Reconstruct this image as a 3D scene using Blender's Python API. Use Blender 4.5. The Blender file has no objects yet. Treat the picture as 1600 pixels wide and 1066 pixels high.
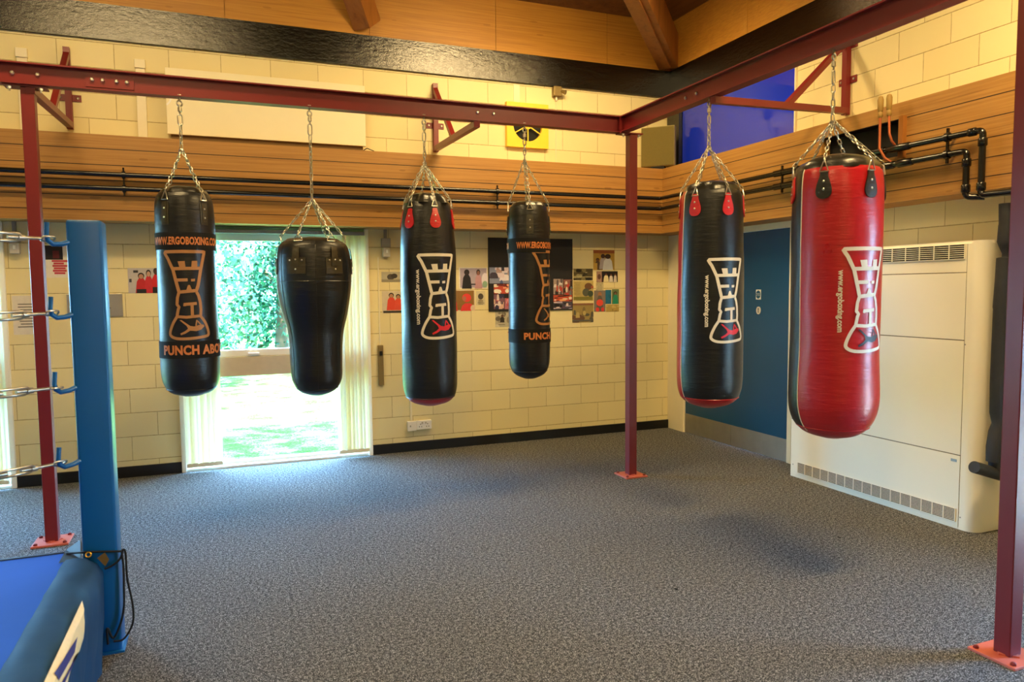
import bpy, bmesh, math, random
from mathutils import Vector, Matrix
sc = bpy.context.scene
C = sc.collection
PI = math.pi
rnd = random.Random(7)

# ------------------------------------------------------------------ camera
FPX, PITCH, YAW, ROLL = 1140.34, 0.0704, 0.3794, -0.0094
CAM = Vector((-4.5575, -6.7789, 1.5364))
FW = Vector((math.sin(YAW)*math.cos(PITCH), math.cos(YAW)*math.cos(PITCH), -math.sin(PITCH)))
RT = Vector((math.cos(YAW), -math.sin(YAW), 0.0))
UP = RT.cross(FW)
CR = RT*math.cos(ROLL) + UP*math.sin(ROLL)
CU = UP*math.cos(ROLL) - RT*math.sin(ROLL)
cd = bpy.data.cameras.new('camera'); cam = bpy.data.objects.new('camera', cd); C.objects.link(cam)
cd.sensor_width = 36; cd.lens = FPX/1600*36; cd.clip_start = .05; cd.clip_end = 200
M = Matrix((CR, CU, -FW)).transposed().to_4x4(); M.translation = CAM
cam.matrix_world = M
cd.dof.use_dof = True; cd.dof.focus_distance = 5.6; cd.dof.aperture_fstop = 3.5
sc.camera = cam

def on(px, py, ax, v):            # where the line of sight of a measured point meets a known plane of the room
    d = FW + CR*((px-800)/FPX) + CU*(-(py-533)/FPX)
    i = 'xyz'.index(ax)
    return CAM + d*((v-CAM[i])/d[i])

# ------------------------------------------------------------------ materials
def lin(c):
    if isinstance(c, str): c = [int(c[i:i+2], 16)/255 for i in (0, 2, 4)]
    return [x/12.92 if x <= .04045 else ((x+.055)/1.055)**2.4 for x in c[:3]] + [1]
class NT:
    def __init__(s, name):
        s.m = bpy.data.materials.new(name); s.m.use_nodes = True
        s.t = s.m.node_tree; s.b = s.t.nodes['Principled BSDF']
    def n(s, typ, **k):
        nd = s.t.nodes.new(typ)
        for a, v in k.items():
            if a[0] == '_': setattr(nd, a[1:], v)
        return nd
    def l(s, a, b): s.t.links.new(a, b)
    def math(s, op, a, b=None, c=None):
        nd = s.t.nodes.new('ShaderNodeMath'); nd.operation = op
        for i, v in enumerate((a, b, c)):
            if v is None: continue
            if isinstance(v, (int, float)): nd.inputs[i].default_value = v
            else: s.l(v, nd.inputs[i])
        return nd.outputs[0]
    def mix(s, f, a, b):
        nd = s.t.nodes.new('ShaderNodeMix'); nd.data_type = 'RGBA'
        for i, v in ((0, f), (6, a), (7, b)):
            if isinstance(v, (int, float)): nd.inputs[i].default_value = v
            elif isinstance(v, (list, tuple)): nd.inputs[i].default_value = v
            else: s.l(v, nd.inputs[i])
        return nd.outputs[2]
    def pos(s, scale=(1, 1, 1), kind='Object'):
        tc = s.t.nodes.new('ShaderNodeTexCoord'); mp = s.t.nodes.new('ShaderNodeMapping')
        mp.inputs['Scale'].default_value = scale; s.l(tc.outputs[kind], mp.inputs[0]); return mp.outputs[0]
    def noise(s, vec, scale, detail=3, rough=.55, dist=0):
        nd = s.t.nodes.new('ShaderNodeTexNoise'); nd.inputs['Scale'].default_value = scale
        nd.inputs['Detail'].default_value = detail; nd.inputs['Roughness'].default_value = rough
        nd.inputs['Distortion'].default_value = dist
        s.l(vec, nd.inputs['Vector']); return nd.outputs[0]
    def ramp(s, f, stops):
        nd = s.t.nodes.new('ShaderNodeValToRGB'); e = nd.color_ramp.elements
        while len(e) < len(stops): e.new(.5)
        for i, (p, c) in enumerate(stops): e[i].position = p; e[i].color = c if isinstance(c, (list, tuple)) else lin(c)
        s.l(f, nd.inputs[0]); return nd.outputs[0]
    def bump(s, h, strength=.3, dist=.005):
        nd = s.t.nodes.new('ShaderNodeBump'); nd.inputs['Strength'].default_value = strength
        nd.inputs['Distance'].default_value = dist; s.l(h, nd.inputs['Height']); s.l(nd.outputs[0], s.b.inputs['Normal'])
    def set(s, **k):
        for a, v in k.items():
            a = {'color': 'Base Color', 'rough': 'Roughness', 'metal': 'Metallic', 'spec': 'Specular IOR Level', 'coat': 'Coat Weight', 'coatr': 'Coat Roughness', 'trans': 'Transmission Weight', 'sheen': 'Sheen Weight'}[a]
            if isinstance(v, (int, float, list, tuple)): s.b.inputs[a].default_value = v
            else: s.l(v, s.b.inputs[a])
        return s
def simple(name, col, rough=.5, metal=0, var=.12, nscale=12, bump=0, bscale=60, **k):
    t = NT(name); v = t.pos(); c = lin(col)
    nz = t.noise(v, nscale, 4)
    f = t.math('MULTIPLY_ADD', nz, 2*var, 1-var)
    mx = t.n('ShaderNodeVectorMath', _operation='SCALE'); mx.inputs[0].default_value = c[:3]; t.l(f, mx.inputs['Scale'])
    t.l(mx.outputs[0], t.b.inputs['Base Color'])
    t.set(rough=rough, metal=metal, **k)
    if bump: t.bump(t.noise(v, bscale, 4), bump, .002)
    return t.m

def block_mat(name, axis, pe, po):
    t = NT(name); tc = t.t.nodes.new('ShaderNodeTexCoord'); sp = t.t.nodes.new('ShaderNodeSeparateXYZ')
    t.l(tc.outputs['Object'], sp.inputs[0]); u = sp.outputs[axis]; z = sp.outputs[2]
    r = t.math('DIVIDE', t.math('SUBTRACT', z, .1378), .2); row = t.math('FLOOR', r); v = t.math('SUBTRACT', r, row)
    odd = t.math('FLOORED_MODULO', row, 2)
    ph = t.math('MULTIPLY_ADD', odd, po-pe, pe)
    uu = t.math('DIVIDE', t.math('SUBTRACT', u, ph), .4); cx = t.math('FLOOR', uu); fu = t.math('SUBTRACT', uu, cx)
    du = t.math('MULTIPLY', t.math('MINIMUM', fu, t.math('SUBTRACT', 1, fu)), .4)
    dv = t.math('MULTIPLY', t.math('MINIMUM', v, t.math('SUBTRACT', 1, v)), .2)
    p = t.pos(); wob = t.noise(p, 30, 2)
    d = t.math('MINIMUM', t.math('MULTIPLY', du, 1.35), dv)
    d = t.math('ADD', d, t.math('MULTIPLY', t.math('SUBTRACT', wob, .5), .004))
    mr = t.t.nodes.new('ShaderNodeMapRange'); mr.inputs[1].default_value = .0008; mr.inputs[2].default_value = .0042
    mr.inputs[3].default_value = 0; mr.inputs[4].default_value = 1; t.l(d, mr.inputs[0]); g = mr.outputs[0]
    wn = t.t.nodes.new('ShaderNodeTexWhiteNoise'); cb = t.t.nodes.new('ShaderNodeCombineXYZ')
    t.l(cx, cb.inputs[0]); t.l(row, cb.inputs[1]); t.l(cb.outputs[0], wn.inputs[0])
    big = t.noise(p, 1.6, 4)
    base = t.mix(wn.outputs[0], lin('e5d7a0'), lin('eee1ac'))
    base = t.mix(t.math('MULTIPLY', big, .5), base, lin('d8c898'))
    col = t.mix(g, lin('ad9866'), base)
    t.set(color=col, rough=.55)
    h = t.math('ADD', t.math('MULTIPLY', g, 1), t.math('MULTIPLY', t.noise(p, 160, 3), .18))
    t.bump(h, .55, .004)
    return t.m
def wood_mat(name, c1, c2, dark, lines, axis, vert=False, rough=.45):
    # grain along `axis`; `lines`: heights of the board joints
    t = NT(name); sc_ = [7, 7, 45]; sc_[axis] = .9
    p = t.pos(tuple(sc_)); n1 = t.noise(p, 1.5, 6, .65, .6)
    p2 = t.pos(tuple([1.2 if i == axis else 6 for i in range(3)])); n2 = t.noise(p2, 1.2, 3)
    col = t.ramp(n1, [(.28, lin(dark)), (.48, lin(c1)), (.72, lin(c2))])
    col = t.mix(t.math('MULTIPLY', n2, .5), col, lin(c1))
    tc = t.t.nodes.new('ShaderNodeTexCoord'); sp = t.t.nodes.new('ShaderNodeSeparateXYZ'); t.l(tc.outputs['Object'], sp.inputs[0])
    # knots
    vo = t.t.nodes.new('ShaderNodeTexVoronoi'); vo.inputs['Scale'].default_value = 1
    kv = t.pos(tuple([2.2 if i == axis else 8.5 for i in range(3)])); t.l(kv, vo.inputs['Vector'])
    kn = t.math('LESS_THAN', vo.outputs['Distance'], .09)
    col = t.mix(t.math('MULTIPLY', kn, .55), col, lin(dark))
    g = None
    for L in lines:
        d = t.math('ABSOLUTE', t.math('SUBTRACT', sp.outputs[2], L)); m = t.math('GREATER_THAN', d, .0032)
        g = m if g is None else t.math('MINIMUM', g, m)
    if g is not None:
        col = t.mix(g, lin('2e1808'), col)
        t.bump(t.math('ADD', g, t.math('MULTIPLY', n1, .15)), .5, .006)
    else: t.bump(n1, .15, .003)
    t.set(color=col, rough=rough); return t.m
def carpet_mat():
    t = NT('carpet'); p = t.pos()
    a = t.noise(p, 190, 2, .6); b = t.noise(p, 60, 3, .7); c = t.noise(p, 1.1, 3)
    f = t.math('ADD', t.math('MULTIPLY', a, .65), t.math('MULTIPLY', b, .35))
    col = t.ramp(f, [(.38, lin('0e1016')), (.5, lin('484847')), (.61, lin('b3b2b0'))])
    col = t.mix(t.math('MULTIPLY', c, .25), col, lin('3a3b3e'))
    vo = t.t.nodes.new('ShaderNodeTexVoronoi'); vo.inputs['Scale'].default_value = 1.9; t.l(p, vo.inputs['Vector'])
    sp = t.math('LESS_THAN', vo.outputs['Distance'], .022); col = t.mix(sp, col, lin('0c0c0e'))
    t.set(color=col, rough=.95, spec=.15); t.bump(f, .9, .006); return t.m
def leather(name, col, rough=.34, coat=.25):
    t = NT(name); p = t.pos(); n = t.noise(p, 6, 4); w = t.noise(p, 420, 2)
    c = lin(col); d = [x*.62 for x in c[:3]]+[1]
    t.set(color=t.mix(n, d, c), rough=t.math('MULTIPLY_ADD', n, .18, rough-.08), coat=coat, coatr=.22)
    cr = t.noise(t.pos((1.5, 1.5, 9)), 5, 3)
    t.bump(t.math('ADD', t.math('MULTIPLY', w, .25), t.math('MULTIPLY', cr, 2.2)), .35, .004); return t.m
def gloss_black():
    t = NT('gloss_black_paint'); n = t.noise(t.pos((1, 1, 1)), 28, 6, .7); n2 = t.noise(t.pos((2, 2, 5)), 5, 4, .7)
    t.set(color=lin('050504'), rough=.17, spec=.8)
    t.bump(t.math('ADD', n, t.math('MULTIPLY', n2, 1.5)), 1.0, .0026); return t.m
def steel(name, col='c9c6c0', rough=.3):
    return simple(name, col, rough, 1, .1, 40, .1, 200)
MT = {}
MT['block_b'] = block_mat('painted_block', 0, .317, .117)
MT['block_r'] = block_mat('painted_block_side', 1, .149, .349)
LN = [2.653, 2.53, 2.412, 2.295, 2.183]
MT['wood_b'] = wood_mat('stained_boards', 'a6773a', 'ba8c48', '7e5324', LN, 0)
MT['wood_r'] = wood_mat('stained_boards_side', 'a6773a', 'ba8c48', '7e5324', LN, 1)
MT['ply'] = wood_mat('plywood_panel', 'b57e2c', 'ca9438', '9a6622', [], 0, rough=.5)
MT['ceil'] = wood_mat('ceiling_boards', '6e4a26', '82592e', '4c3018', [], 1)
MT['rafter'] = wood_mat('rafter_wood', '9a6228', 'a96e30', '6a3e18', [], 2)
MT['carpet'] = carpet_mat()
MT['gloss'] = gloss_black()
MT['skirt'] = simple('black_skirting', '0e0d0c', .4, bump=.3)
MT['red'] = simple('oxide_red_paint', '74191a', .38, 0, .1, 8, .1, 90)
MT['redbase'] = simple('daylit_red_paint', 'c86450', .45, 0, .15, 14, .1)  # base plates: pinkish daylight reflection put into the red colour
MT['zinc'] = steel('zinc_bolt', 'd8d4c8', .35)
MT['chrome'] = steel('chain_steel', 'c8c2b2', .28)
MT['bk'] = leather('black_leather', '121212', .36, .1)
MT['bk2'] = leather('black_leather_collar', '1c1a12', .3, .3)
MT['rd'] = leather('red_leather', 'c4101c', .3, .3)
MT['rd2'] = leather('red_tab_leather', 'd81c26', .35, .3)
MT['tabk'] = leather('olive_black_tab', '3a3420', .4, .2)
MT['fab'] = simple('black_webbing', '0c0b0b', .9)
MT['gold'] = simple('bronze_print', 'b07a45', .55)
MT['orange'] = simple('orange_print', 'd07a3c', .6)
MT['ivory'] = simple('ivory_print', 'e6ddcb', .5)
MT['redprint'] = simple('red_print', 'd8202c', .5)
MT['blackprint'] = simple('black_print', '2a2022', .5)
MT['pipe'] = simple('black_pipe', '0c0c0b', .22, 0, .2, 10, .05, spec=.6)
MT['lag'] = simple('pipe_lagging', '2a2d33', .7, 0, .3, 15, .4, 40)
MT['copper'] = simple('copper_tube', 'b8643c', .45, .6)
MT['tan'] = simple('tan_handle', '9c7c3c', .6)
MT['white'] = simple('white_paint', 'f2f0ea', .4, 0, .03)
MT['pvc'] = simple('blind_vane', 'fff3d6', .55, 0, .04)
MT['cream'] = simple('cream_paint', 'e9dfc0', .45, 0, .04)
MT['heat'] = simple('cream_enamel', 'efe9d4', .38, 0, .03, 3)
MT['dark'] = simple('dark_void', '0a0a0a', .8)
MT['mullion'] = simple('mullion_wood', 'c9b79a', .5, 0, .08, 20)
MT['blue'] = simple('blue_door_paint', '0a4a70', .35, 0, .06, 4)
MT['bluepanel'] = simple('blue_panel', '1030d8', .07, 0, .03, 2, spec=.7)
MT['kick'] = simple('brushed_kick_plate', 'a8a49a', .4, .7, .15, 9)
MT['yellow'] = simple('yellow_plastic', 'f2cf3a', .4, 0, .04)
MT['spk'] = simple('speaker_cloth', '6e6230', .9, 0, .1, 60, .4, 300)
MT['spkbox'] = simple('speaker_box', 'a89a60', .6)
MT['board'] = simple('cream_board', 'efe6c4', .5, 0, .02)
MT['batten'] = simple('brown_batten', '6a4c18', .6)
MT['ringblue'] = simple('ring_post_paint', '055c9e', .35, 0, .08, 5)
MT['canvas'] = simple('blue_canvas', '0554d8', .85, 0, .08, 4, .3, 300)
MT['apron'] = simple('denim_vinyl', '2c5c8c', .7, 0, .22, 5, .5, 25)
MT['grey'] = simple('grey_plastic', '9c968a', .5)
MT['lgrey'] = simple('light_grey_plastic', 'c9c4b4', .5)
MT['bronze'] = simple('bronze_metal', '8a7648', .45, .4)
MT['green'] = simple('pale_green_paint', '8fbf98', .5)
MT['track'] = simple('grey_track', '8a8c96', .4)
MT['plaque'] = simple('brushed_steel', 'b8b2a6', .35, .8, .12, 5)
MT['paper'] = simple('paper', 'efe9dc', .7, 0, .03)
MT['cord'] = simple('black_cord', '0c0e14', .8)
MT['brass'] = simple('brass', 'd8a83c', .3, .9)
MT['tanpatch'] = simple('tan_patch', '8a7040', .8)
MT['bark'] = simple('bark', '5a4630', .9)
def leafm(n, a, b):
    t = NT(n); oi = t.t.nodes.new('ShaderNodeNewGeometry'); t.set(color=t.ramp(oi.outputs['Random Per Island'], [(0, lin(a)), (1, lin(b))]), rough=.75, spec=.2)
    return t.m
MT['leaf1'] = leafm('leaves_green', '0c382a', '3e7a54'); MT['leaf2'] = leafm('leaves_pale', '184a3a', '649c70')
def grass():
    t = NT('lawn_grass'); p = t.pos(); n = t.noise(p, 3, 5, .7); n2 = t.noise(p, 40, 4, .8)
    f = t.math('ADD', t.math('MULTIPLY', n, .5), t.math('MULTIPLY', n2, .5))
    t.set(color=t.ramp(f, [(.36, lin('1c4414')), (.5, lin('40682e')), (.62, lin('98b070'))]), rough=1, spec=0.0); t.bump(n2, .8, .03); return t.m
MT['grass'] = grass()
def glassm():
    t = NT('window_glass')
    for nd in list(t.t.nodes): t.t.nodes.remove(nd)
    o = t.t.nodes.new('ShaderNodeOutputMaterial'); a = t.t.nodes.new('ShaderNodeBsdfTransparent'); g = t.t.nodes.new('ShaderNodeBsdfGlossy')
    g.inputs['Roughness'].default_value = .02; mx = t.t.nodes.new('ShaderNodeMixShader'); mx.inputs[0].default_value = .06
    a.inputs[0].default_value = (.93, .97, .96, 1)
    t.l(a.outputs[0], mx.inputs[1]); t.l(g.outputs[0], mx.inputs[2]); t.l(mx.outputs[0], o.inputs[0]); return t.m
MT['glass'] = glassm()
_cc = {}
def cm(hexc, rough=.6):
    k = 'print_' + hexc
    if k not in _cc: _cc[k] = simple(k, hexc, rough, 0, .12, 30)
    return _cc[k]

# ------------------------------------------------------------------ mesh helpers
def obj(name, bm, mat, parent=None, smooth=None):
    me = bpy.data.meshes.new(name)
    bmesh.ops.recalc_face_normals(bm, faces=bm.faces[:])
    bm.to_mesh(me); bm.free()
    for m in (mat if isinstance(mat, (list, tuple)) else [mat]): me.materials.append(MT[m] if isinstance(m, str) else m)
    if smooth is not None:
        me.polygons.foreach_set('use_smooth', [True]*len(me.polygons))
        if smooth < 180:
            try: me.set_sharp_from_angle(angle=math.radians(smooth))
            except Exception: pass
    o = bpy.data.objects.new(name, me); C.objects.link(o)
    if parent is not None: o.parent = parent; o.matrix_parent_inverse = PINV(parent)
    return o
def PINV(p):
    if p.parent is not None: return Matrix.Identity(4)
    return Matrix.Translation(-Vector(p.location)) if not any(p.rotation_euler) else p.matrix_basis.inverted()
def tag(o, label, cat=None, group=None, kind=None):
    o['label'] = label
    if cat: o['category'] = cat
    if group: o['group'] = group
    if kind: o['kind'] = kind
    return o
def thing(name, loc, label, cat, group=None, kind=None):
    o = bpy.data.objects.new(name, None); C.objects.link(o); o.location = loc; o.empty_display_size = .1
    return tag(o, label, cat, group, kind)
def BM(): return bmesh.new()
def box(bm, x0, x1, y0, y1, z0, z1, bev=0, mi=0, seg=2):
    x0, x1 = min(x0, x1), max(x0, x1); y0, y1 = min(y0, y1), max(y0, y1); z0, z1 = min(z0, z1), max(z0, z1)
    r = bmesh.ops.create_cube(bm, size=1); vs = r['verts']
    for v in vs: v.co = Vector(((x0+x1)/2+v.co.x*(x1-x0), (y0+y1)/2+v.co.y*(y1-y0), (z0+z1)/2+v.co.z*(z1-z0)))
    fs = {f for v in vs for f in v.link_faces}
    for f in fs: f.material_index = mi
    if bev:
        es = {e for v in vs for e in v.link_edges}
        bmesh.ops.bevel(bm, geom=list(es), offset=bev, segments=seg, affect='EDGES', profile=.5)
    return bm
def bar(bm, a, b, w, h, up=(0, 0, 1), mi=0):      # rectangular bar a->b; w across, h along up
    a, b = Vector(a), Vector(b); d = (b-a).normalized(); up = Vector(up)
    s = d.cross(up).normalized(); u = s.cross(d)
    q = [a-s*w/2-u*h/2, a+s*w/2-u*h/2, a+s*w/2+u*h/2, a-s*w/2+u*h/2]
    v = [bm.verts.new(p) for p in q] + [bm.verts.new(p+(b-a)) for p in q]
    for f in ((0, 1, 2, 3), (7, 6, 5, 4), (0, 4, 5, 1), (1, 5, 6, 2), (2, 6, 7, 3), (3, 7, 4, 0)):
        bm.faces.new([v[i] for i in f]).material_index = mi
def tube(bm, pts, r, n=10, closed=False, cap=True, mi=0):
    pts = [Vector(p) for p in pts]; N = len(pts); rings = []; prev = None
    rr = r if isinstance(r, (list, tuple)) else [r]*N
    for i, p in enumerate(pts):
        if closed: d = pts[(i+1) % N]-pts[i-1]
        else: d = pts[min(i+1, N-1)]-pts[max(i-1, 0)]
        d.normalize()
        if prev is None:
            prev = d.cross(Vector((0, 0, 1))) if abs(d.z) < .9 else d.cross(Vector((1, 0, 0)))
        s = (prev-d*prev.dot(d)).normalized(); prev = s; t = d.cross(s)
        rings.append([bm.verts.new(p+(s*math.cos(2*PI*k/n)+t*math.sin(2*PI*k/n))*rr[i]) for k in range(n)])
    for i in range(N if closed else N-1):
        a, b = rings[i], rings[(i+1) % N]
        for k in range(n): bm.faces.new((a[k], a[(k+1) % n], b[(k+1) % n], b[k])).material_index = mi
    if cap and not closed:
        bm.faces.new(rings[0][::-1]).material_index = mi; bm.faces.new(rings[-1]).material_index = mi
def lathe(bm, cx, cy, prof, n=48, a0=0, matf=None, shape=None):
    rings = []
    for (r, z) in prof:
        ring = []
        for k in range(n):
            a = a0+2*PI*k/n; rr = r if shape is None else r*shape(a, z)
            ring.append(bm.verts.new((cx+rr*math.cos(a), cy+rr*math.sin(a), z)))
        rings.append(ring)
    for i in range(len(rings)-1):
        for k in range(n):
            f = bm.faces.new((rings[i][k], rings[i][(k+1) % n], rings[i+1][(k+1) % n], rings[i+1][k]))
            if matf: f.material_index = matf(a0+2*PI*(k+.5)/n, (prof[i][1]+prof[i+1][1])/2)
    bm.faces.new(rings[0][::-1]); bm.faces.new(rings[-1])
    if matf:
        bm.faces.ensure_lookup_table(); bm.faces[-2].material_index = matf(0, prof[0][1]); bm.faces[-1].material_index = matf(0, prof[-1][1])
def disc(bm, c, axis, r, h, n=14, dome=0):          # short cylinder along axis from c
    c = Vector(c); ax = Vector(axis).normalized()
    if dome: tube(bm, [c, c+ax*h*.6, c+ax*h], [r, r, r*.55], n)
    else: tube(bm, [c, c+ax*h], r, n)
def link(bm, c, d, s, L, W, r, n=6):                # one oval chain link: centre, long axis, side axis
    c = Vector(c); d = Vector(d).normalized(); s = Vector(s); s = (s-d*s.dot(d)).normalized()
    hs = (L-W)/2; R = W/2-r; pts = []
    for k in range(6): a = PI*k/5; pts.append(c+d*(hs+R*math.sin(a))+s*(R*math.cos(a)))
    for k in range(6): a = PI+PI*k/5; pts.append(c+d*(-hs+R*math.sin(a))+s*(R*math.cos(a)))
    tube(bm, pts, r, n, closed=True)
def chain(bm, a, b, pitch=.027, W=.020, r=.0029):
    a, b = Vector(a), Vector(b); L = (b-a).length; n = max(1, round(L/pitch)); p = L/n; d = (b-a)/L
    s0 = d.cross(Vector((.3, .9, .2))).normalized(); s1 = d.cross(s0)
    th = rnd.random()*PI
    for i in range(n):
        th += PI/2+rnd.uniform(-.25, .25)
        link(bm, a+d*p*(i+.5), d, s0*math.cos(th)+s1*math.sin(th), p+2*r+.004, W, r)
def textmesh(body, size, bold=.0, sx=1.0, spacing=1.0, fit=None):
    cu = bpy.data.curves.new('t', 'FONT'); cu.body = body; cu.size = size; cu.offset = bold; cu.space_character = spacing
    cu.align_x = 'CENTER'; cu.align_y = 'CENTER'; cu.resolution_u = 3
    o = bpy.data.objects.new('t', cu); C.objects.link(o)
    dg = bpy.context.evaluated_depsgraph_get(); me = bpy.data.meshes.new_from_object(o.evaluated_get(dg))
    bm = BM(); bm.from_mesh(me); bpy.data.objects.remove(o); bpy.data.curves.remove(cu); bpy.data.meshes.remove(me)
    if fit:
        xs = [v.co.x for v in bm.verts]; ys = [v.co.y for v in bm.verts]; mx, my = (min(xs)+max(xs))/2, (min(ys)+max(ys))/2
        for v in bm.verts: v.co.x = (v.co.x-mx)*fit[0]/(max(xs)-min(xs)); v.co.y = (v.co.y-my)*fit[1]/(max(ys)-min(ys))
    else:
        for v in bm.verts: v.co.x *= sx
    return bm

# ------------------------------------------------------------------ the room shell
XL, YB = -11.0, -11.0                       # left wall, wall behind the camera
WT, WH = .3, 3.84                           # wall thickness, height of block work
def struct(name, bm, mat, label, cat, smooth=None):
    return tag(obj(name, bm, mat, None, smooth), label, cat, kind='structure')
bm = BM(); box(bm, XL-.3, .3, YB-.3, .3, -.12, 0); struct('floor', bm, 'carpet', 'grey flecked carpet floor of the gym', 'floor')
def wall_with_holes(bm, ax, a0, a1, off, holes, z1=WH):
    # ax 'x': wall runs along x at y off..off+WT (off = outer sign)
    holes = sorted(holes); cur = a0
    def bx(u0, u1, z0, z2):
        if u1-u0 < 1e-4 or z2-z0 < 1e-4: return
        if ax == 'x': box(bm, u0, u1, off[0], off[1], z0, z2)
        else: box(bm, off[0], off[1], u0, u1, z0, z2)
    for (h0, h1, b, t) in holes:
        bx(cur, h0, 0, z1); bx(h0, h1, 0, b); bx(h0, h1, t, z1); cur = h1
    bx(cur, a1, 0, z1)
WINS_B = [(-4.88, -3.305), (-7.715, -6.135), (-10.55, -8.97)]
bm = BM(); wall_with_holes(bm, 'x', XL-.3, 0, (0, WT), [(a, b, .0, 2.10) for a, b in WINS_B])
struct('wall_back', bm, 'block_b', 'cream painted blockwork wall with the windows and photographs', 'wall')
DY0, DY1 = -1.815, -.300
WIN_R = [(-5.9, -5.05)]
bm = BM(); wall_with_holes(bm, 'y', YB-.3, WT, (0, WT), [(DY0, DY1, 0, 2.085)]+[(a, b, .0, 2.1) for a, b in WIN_R])
struct('wall_right', bm, 'block_r', 'cream painted blockwork wall with the blue door', 'wall')
WIN_L = []
bm = BM(); wall_with_holes(bm, 'y', YB-.3, 0, (XL-WT, XL), [(a, b, .0, 2.1) for a, b in WIN_L])
struct('wall_left', bm, 'block_r', 'cream blockwork wall beyond the ring', 'wall')
bm = BM(); box(bm, XL, 0, YB-WT, YB, 0, WH); struct('wall_front', bm, 'block_b', 'cream blockwork wall behind the viewer', 'wall')
# black ring beam on top of the block work
bm = BM()
for a in ((XL, 0, -.03, .3), (XL, 0, YB-.3, YB+.03)): box(bm, a[0], a[1]+.0, a[2], a[3], 3.560, 3.836)
for a in ((-.03, .3, YB, -.03), (XL-.3, XL+.03, YB, -.03)): box(bm, a[0], a[1], a[2], a[3], 3.560, 3.836)
struct('trim_1', bm, 'gloss', 'glossy black painted beam along the top of the walls', 'beam')
# plywood fascia above, panel joints left as real gaps
bm = BM()
def fascia(ax, lo, hi, c, t, step, off):
    u = hi+off
    while u > lo:
        a, b = max(lo, u-step+.004), min(hi, u)
        if b-a > .01:
            if ax == 'x': box(bm, a, b, c, c+t, 3.838, 4.36)
            else: box(bm, c, c+t, a, b, 3.838, 4.36)
        u -= step
fascia('x', XL, -.0, -.012, .03, 1.22, 1.66-1.22)
fascia('y', YB, -.02, -.012, .03, 1.22, 0)
fascia('x', XL, 0, YB-.02, .03, 1.22, 0); fascia('y', YB, 0, XL-.02, .03, 1.22, 0)
box(bm, XL-.3, 0.3, .02, .3, 3.838, 4.36); box(bm, .02, .3, YB, .02, 3.838, 4.36)
struct('trim_2', bm, 'ply', 'orange brown plywood panels above the black beam', 'panelling')
# hipped boarded ceiling
bm = BM(); zc, sl = 4.34, .27
A = [Vector(p) for p in ((0.3, .3, zc-.08), (XL-.3, .3, zc-.08), (XL-.3, YB-.3, zc-.08), (.3, YB-.3, zc-.08))]
ap = Vector((XL/2, YB/2, zc+sl*5.5))
v = [bm.verts.new(p) for p in A]; t = bm.verts.new(ap); v2 = [bm.verts.new(p+Vector((0, 0, .12))) for p in A]; t2 = bm.verts.new(ap+Vector((0, 0, .12)))
for i in range(4):
    bm.faces.new((v[i], v[(i+1) % 4], t)); bm.faces.new((v2[(i+1) % 4], v2[i], t2)); bm.faces.new((v[i], v2[i], v2[(i+1) % 4], v[(i+1) % 4]))
struct('ceiling', bm, 'ceil', 'dark boarded pitched ceiling', 'ceiling')
def rafter(name, foot, d, L, w, h, label):
    bm = BM(); d = Vector(d).normalized(); foot = Vector(foot)
    bar(bm, foot-d*.05, foot+d*L, w, h, (0, 0, 1))
    sd = d.cross(Vector((0, 0, 1))).normalized(); up = sd.cross(d)
    bar(bm, foot-up*(h/2+.012)+d*.02, foot-up*(h/2+.012)+d*L, w*.36, .024, (0, 0, 1))
    o = struct(name, bm, 'rafter', label, 'beam'); return o
rafter('rafter', (-.10, -.10, 4.02), (-1, -1, .19), 7.4, .20, .34, 'brown timber hip rafter rising out of the corner above the posts')
dd = Vector((-1, -1, 2.02)).normalized()
bm = BM(); bar(bm, Vector((-3.255, -.03, 3.97))-dd*.05, Vector((-3.255, -.03, 3.97))+dd*.80, .17, .22, (0, 0, 1))
struct('rafter_brace', bm, 'rafter', 'steep brown timber brace standing on the black beam over the window', 'beam')
# boxed timber pelmet
def pelmet():
    D = .28; z0, z1 = 2.103, 2.762
    bm = BM(); box(bm, XL, -.0, -D, 0, z0, z1)
    struct('trim_3', bm, 'wood_b', 'horizontal timber boarding boxed out over the windows', 'boarding')
    bm = BM(); y0, y1 = -3.135, -2.43; s0, s1 = 2.410, 2.652
    box(bm, -D, 0, y1, -D, z0, z1); box(bm, -D, 0, YB, y0, z0, z1)
    box(bm, -D, 0, y0, y1, z0, s0); box(bm, -D, 0, y0, y1, s1, z1); box(bm, -.05, 0, y0, y1, s0, s1)
    struct('trim_4', bm, 'wood_r', 'horizontal timber boarding boxed out over the door', 'boarding')
    t = thing('duct_opening', (-.1, (y0+y1)/2, s0), 'black rectangular duct opening in the timber boarding above the heater', 'duct')
    bm = BM()
    for k in range(1): box(bm, -.20, -.06, y0+.004, y1-.004, s0+.004, s1-.004)
    obj('duct_body', bm, 'dark', t)
    bm = BM(); box(bm, -.315, -.279, y0-.035, y0, s0-.02, s1+.012); obj('edge_strip', bm, 'rafter', t)
pelmet()
bm = BM()
for a, b in ((-3.300, -.002), (-6.13, -4.885), (-8.96, -7.72)): box(bm, a, b, -.018, -.0, 0, .092, .003)
struct('baseboard_back', bm, 'skirt', 'scuffed black skirting under the photographs', 'skirting')
bm = BM(); box(bm, -.11, .0, -.20, -.0, 0, 2.10); box(bm, -.105, .0, -.298, -.0, 0, 2.10)
bm.free()
bm = BM(); box(bm, -.016, 0, -.292, -.002, 0, 2.10); struct('trim_5', bm, 'cream', 'smooth cream strip between the corner and the door', 'trim')
bm = BM(); box(bm, -.06, 0, -.245, -.03, 2.76, 3.56); struct('trim_6', bm, 'gloss', 'black painted pier in the corner beside the blue panel', 'trim')

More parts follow.
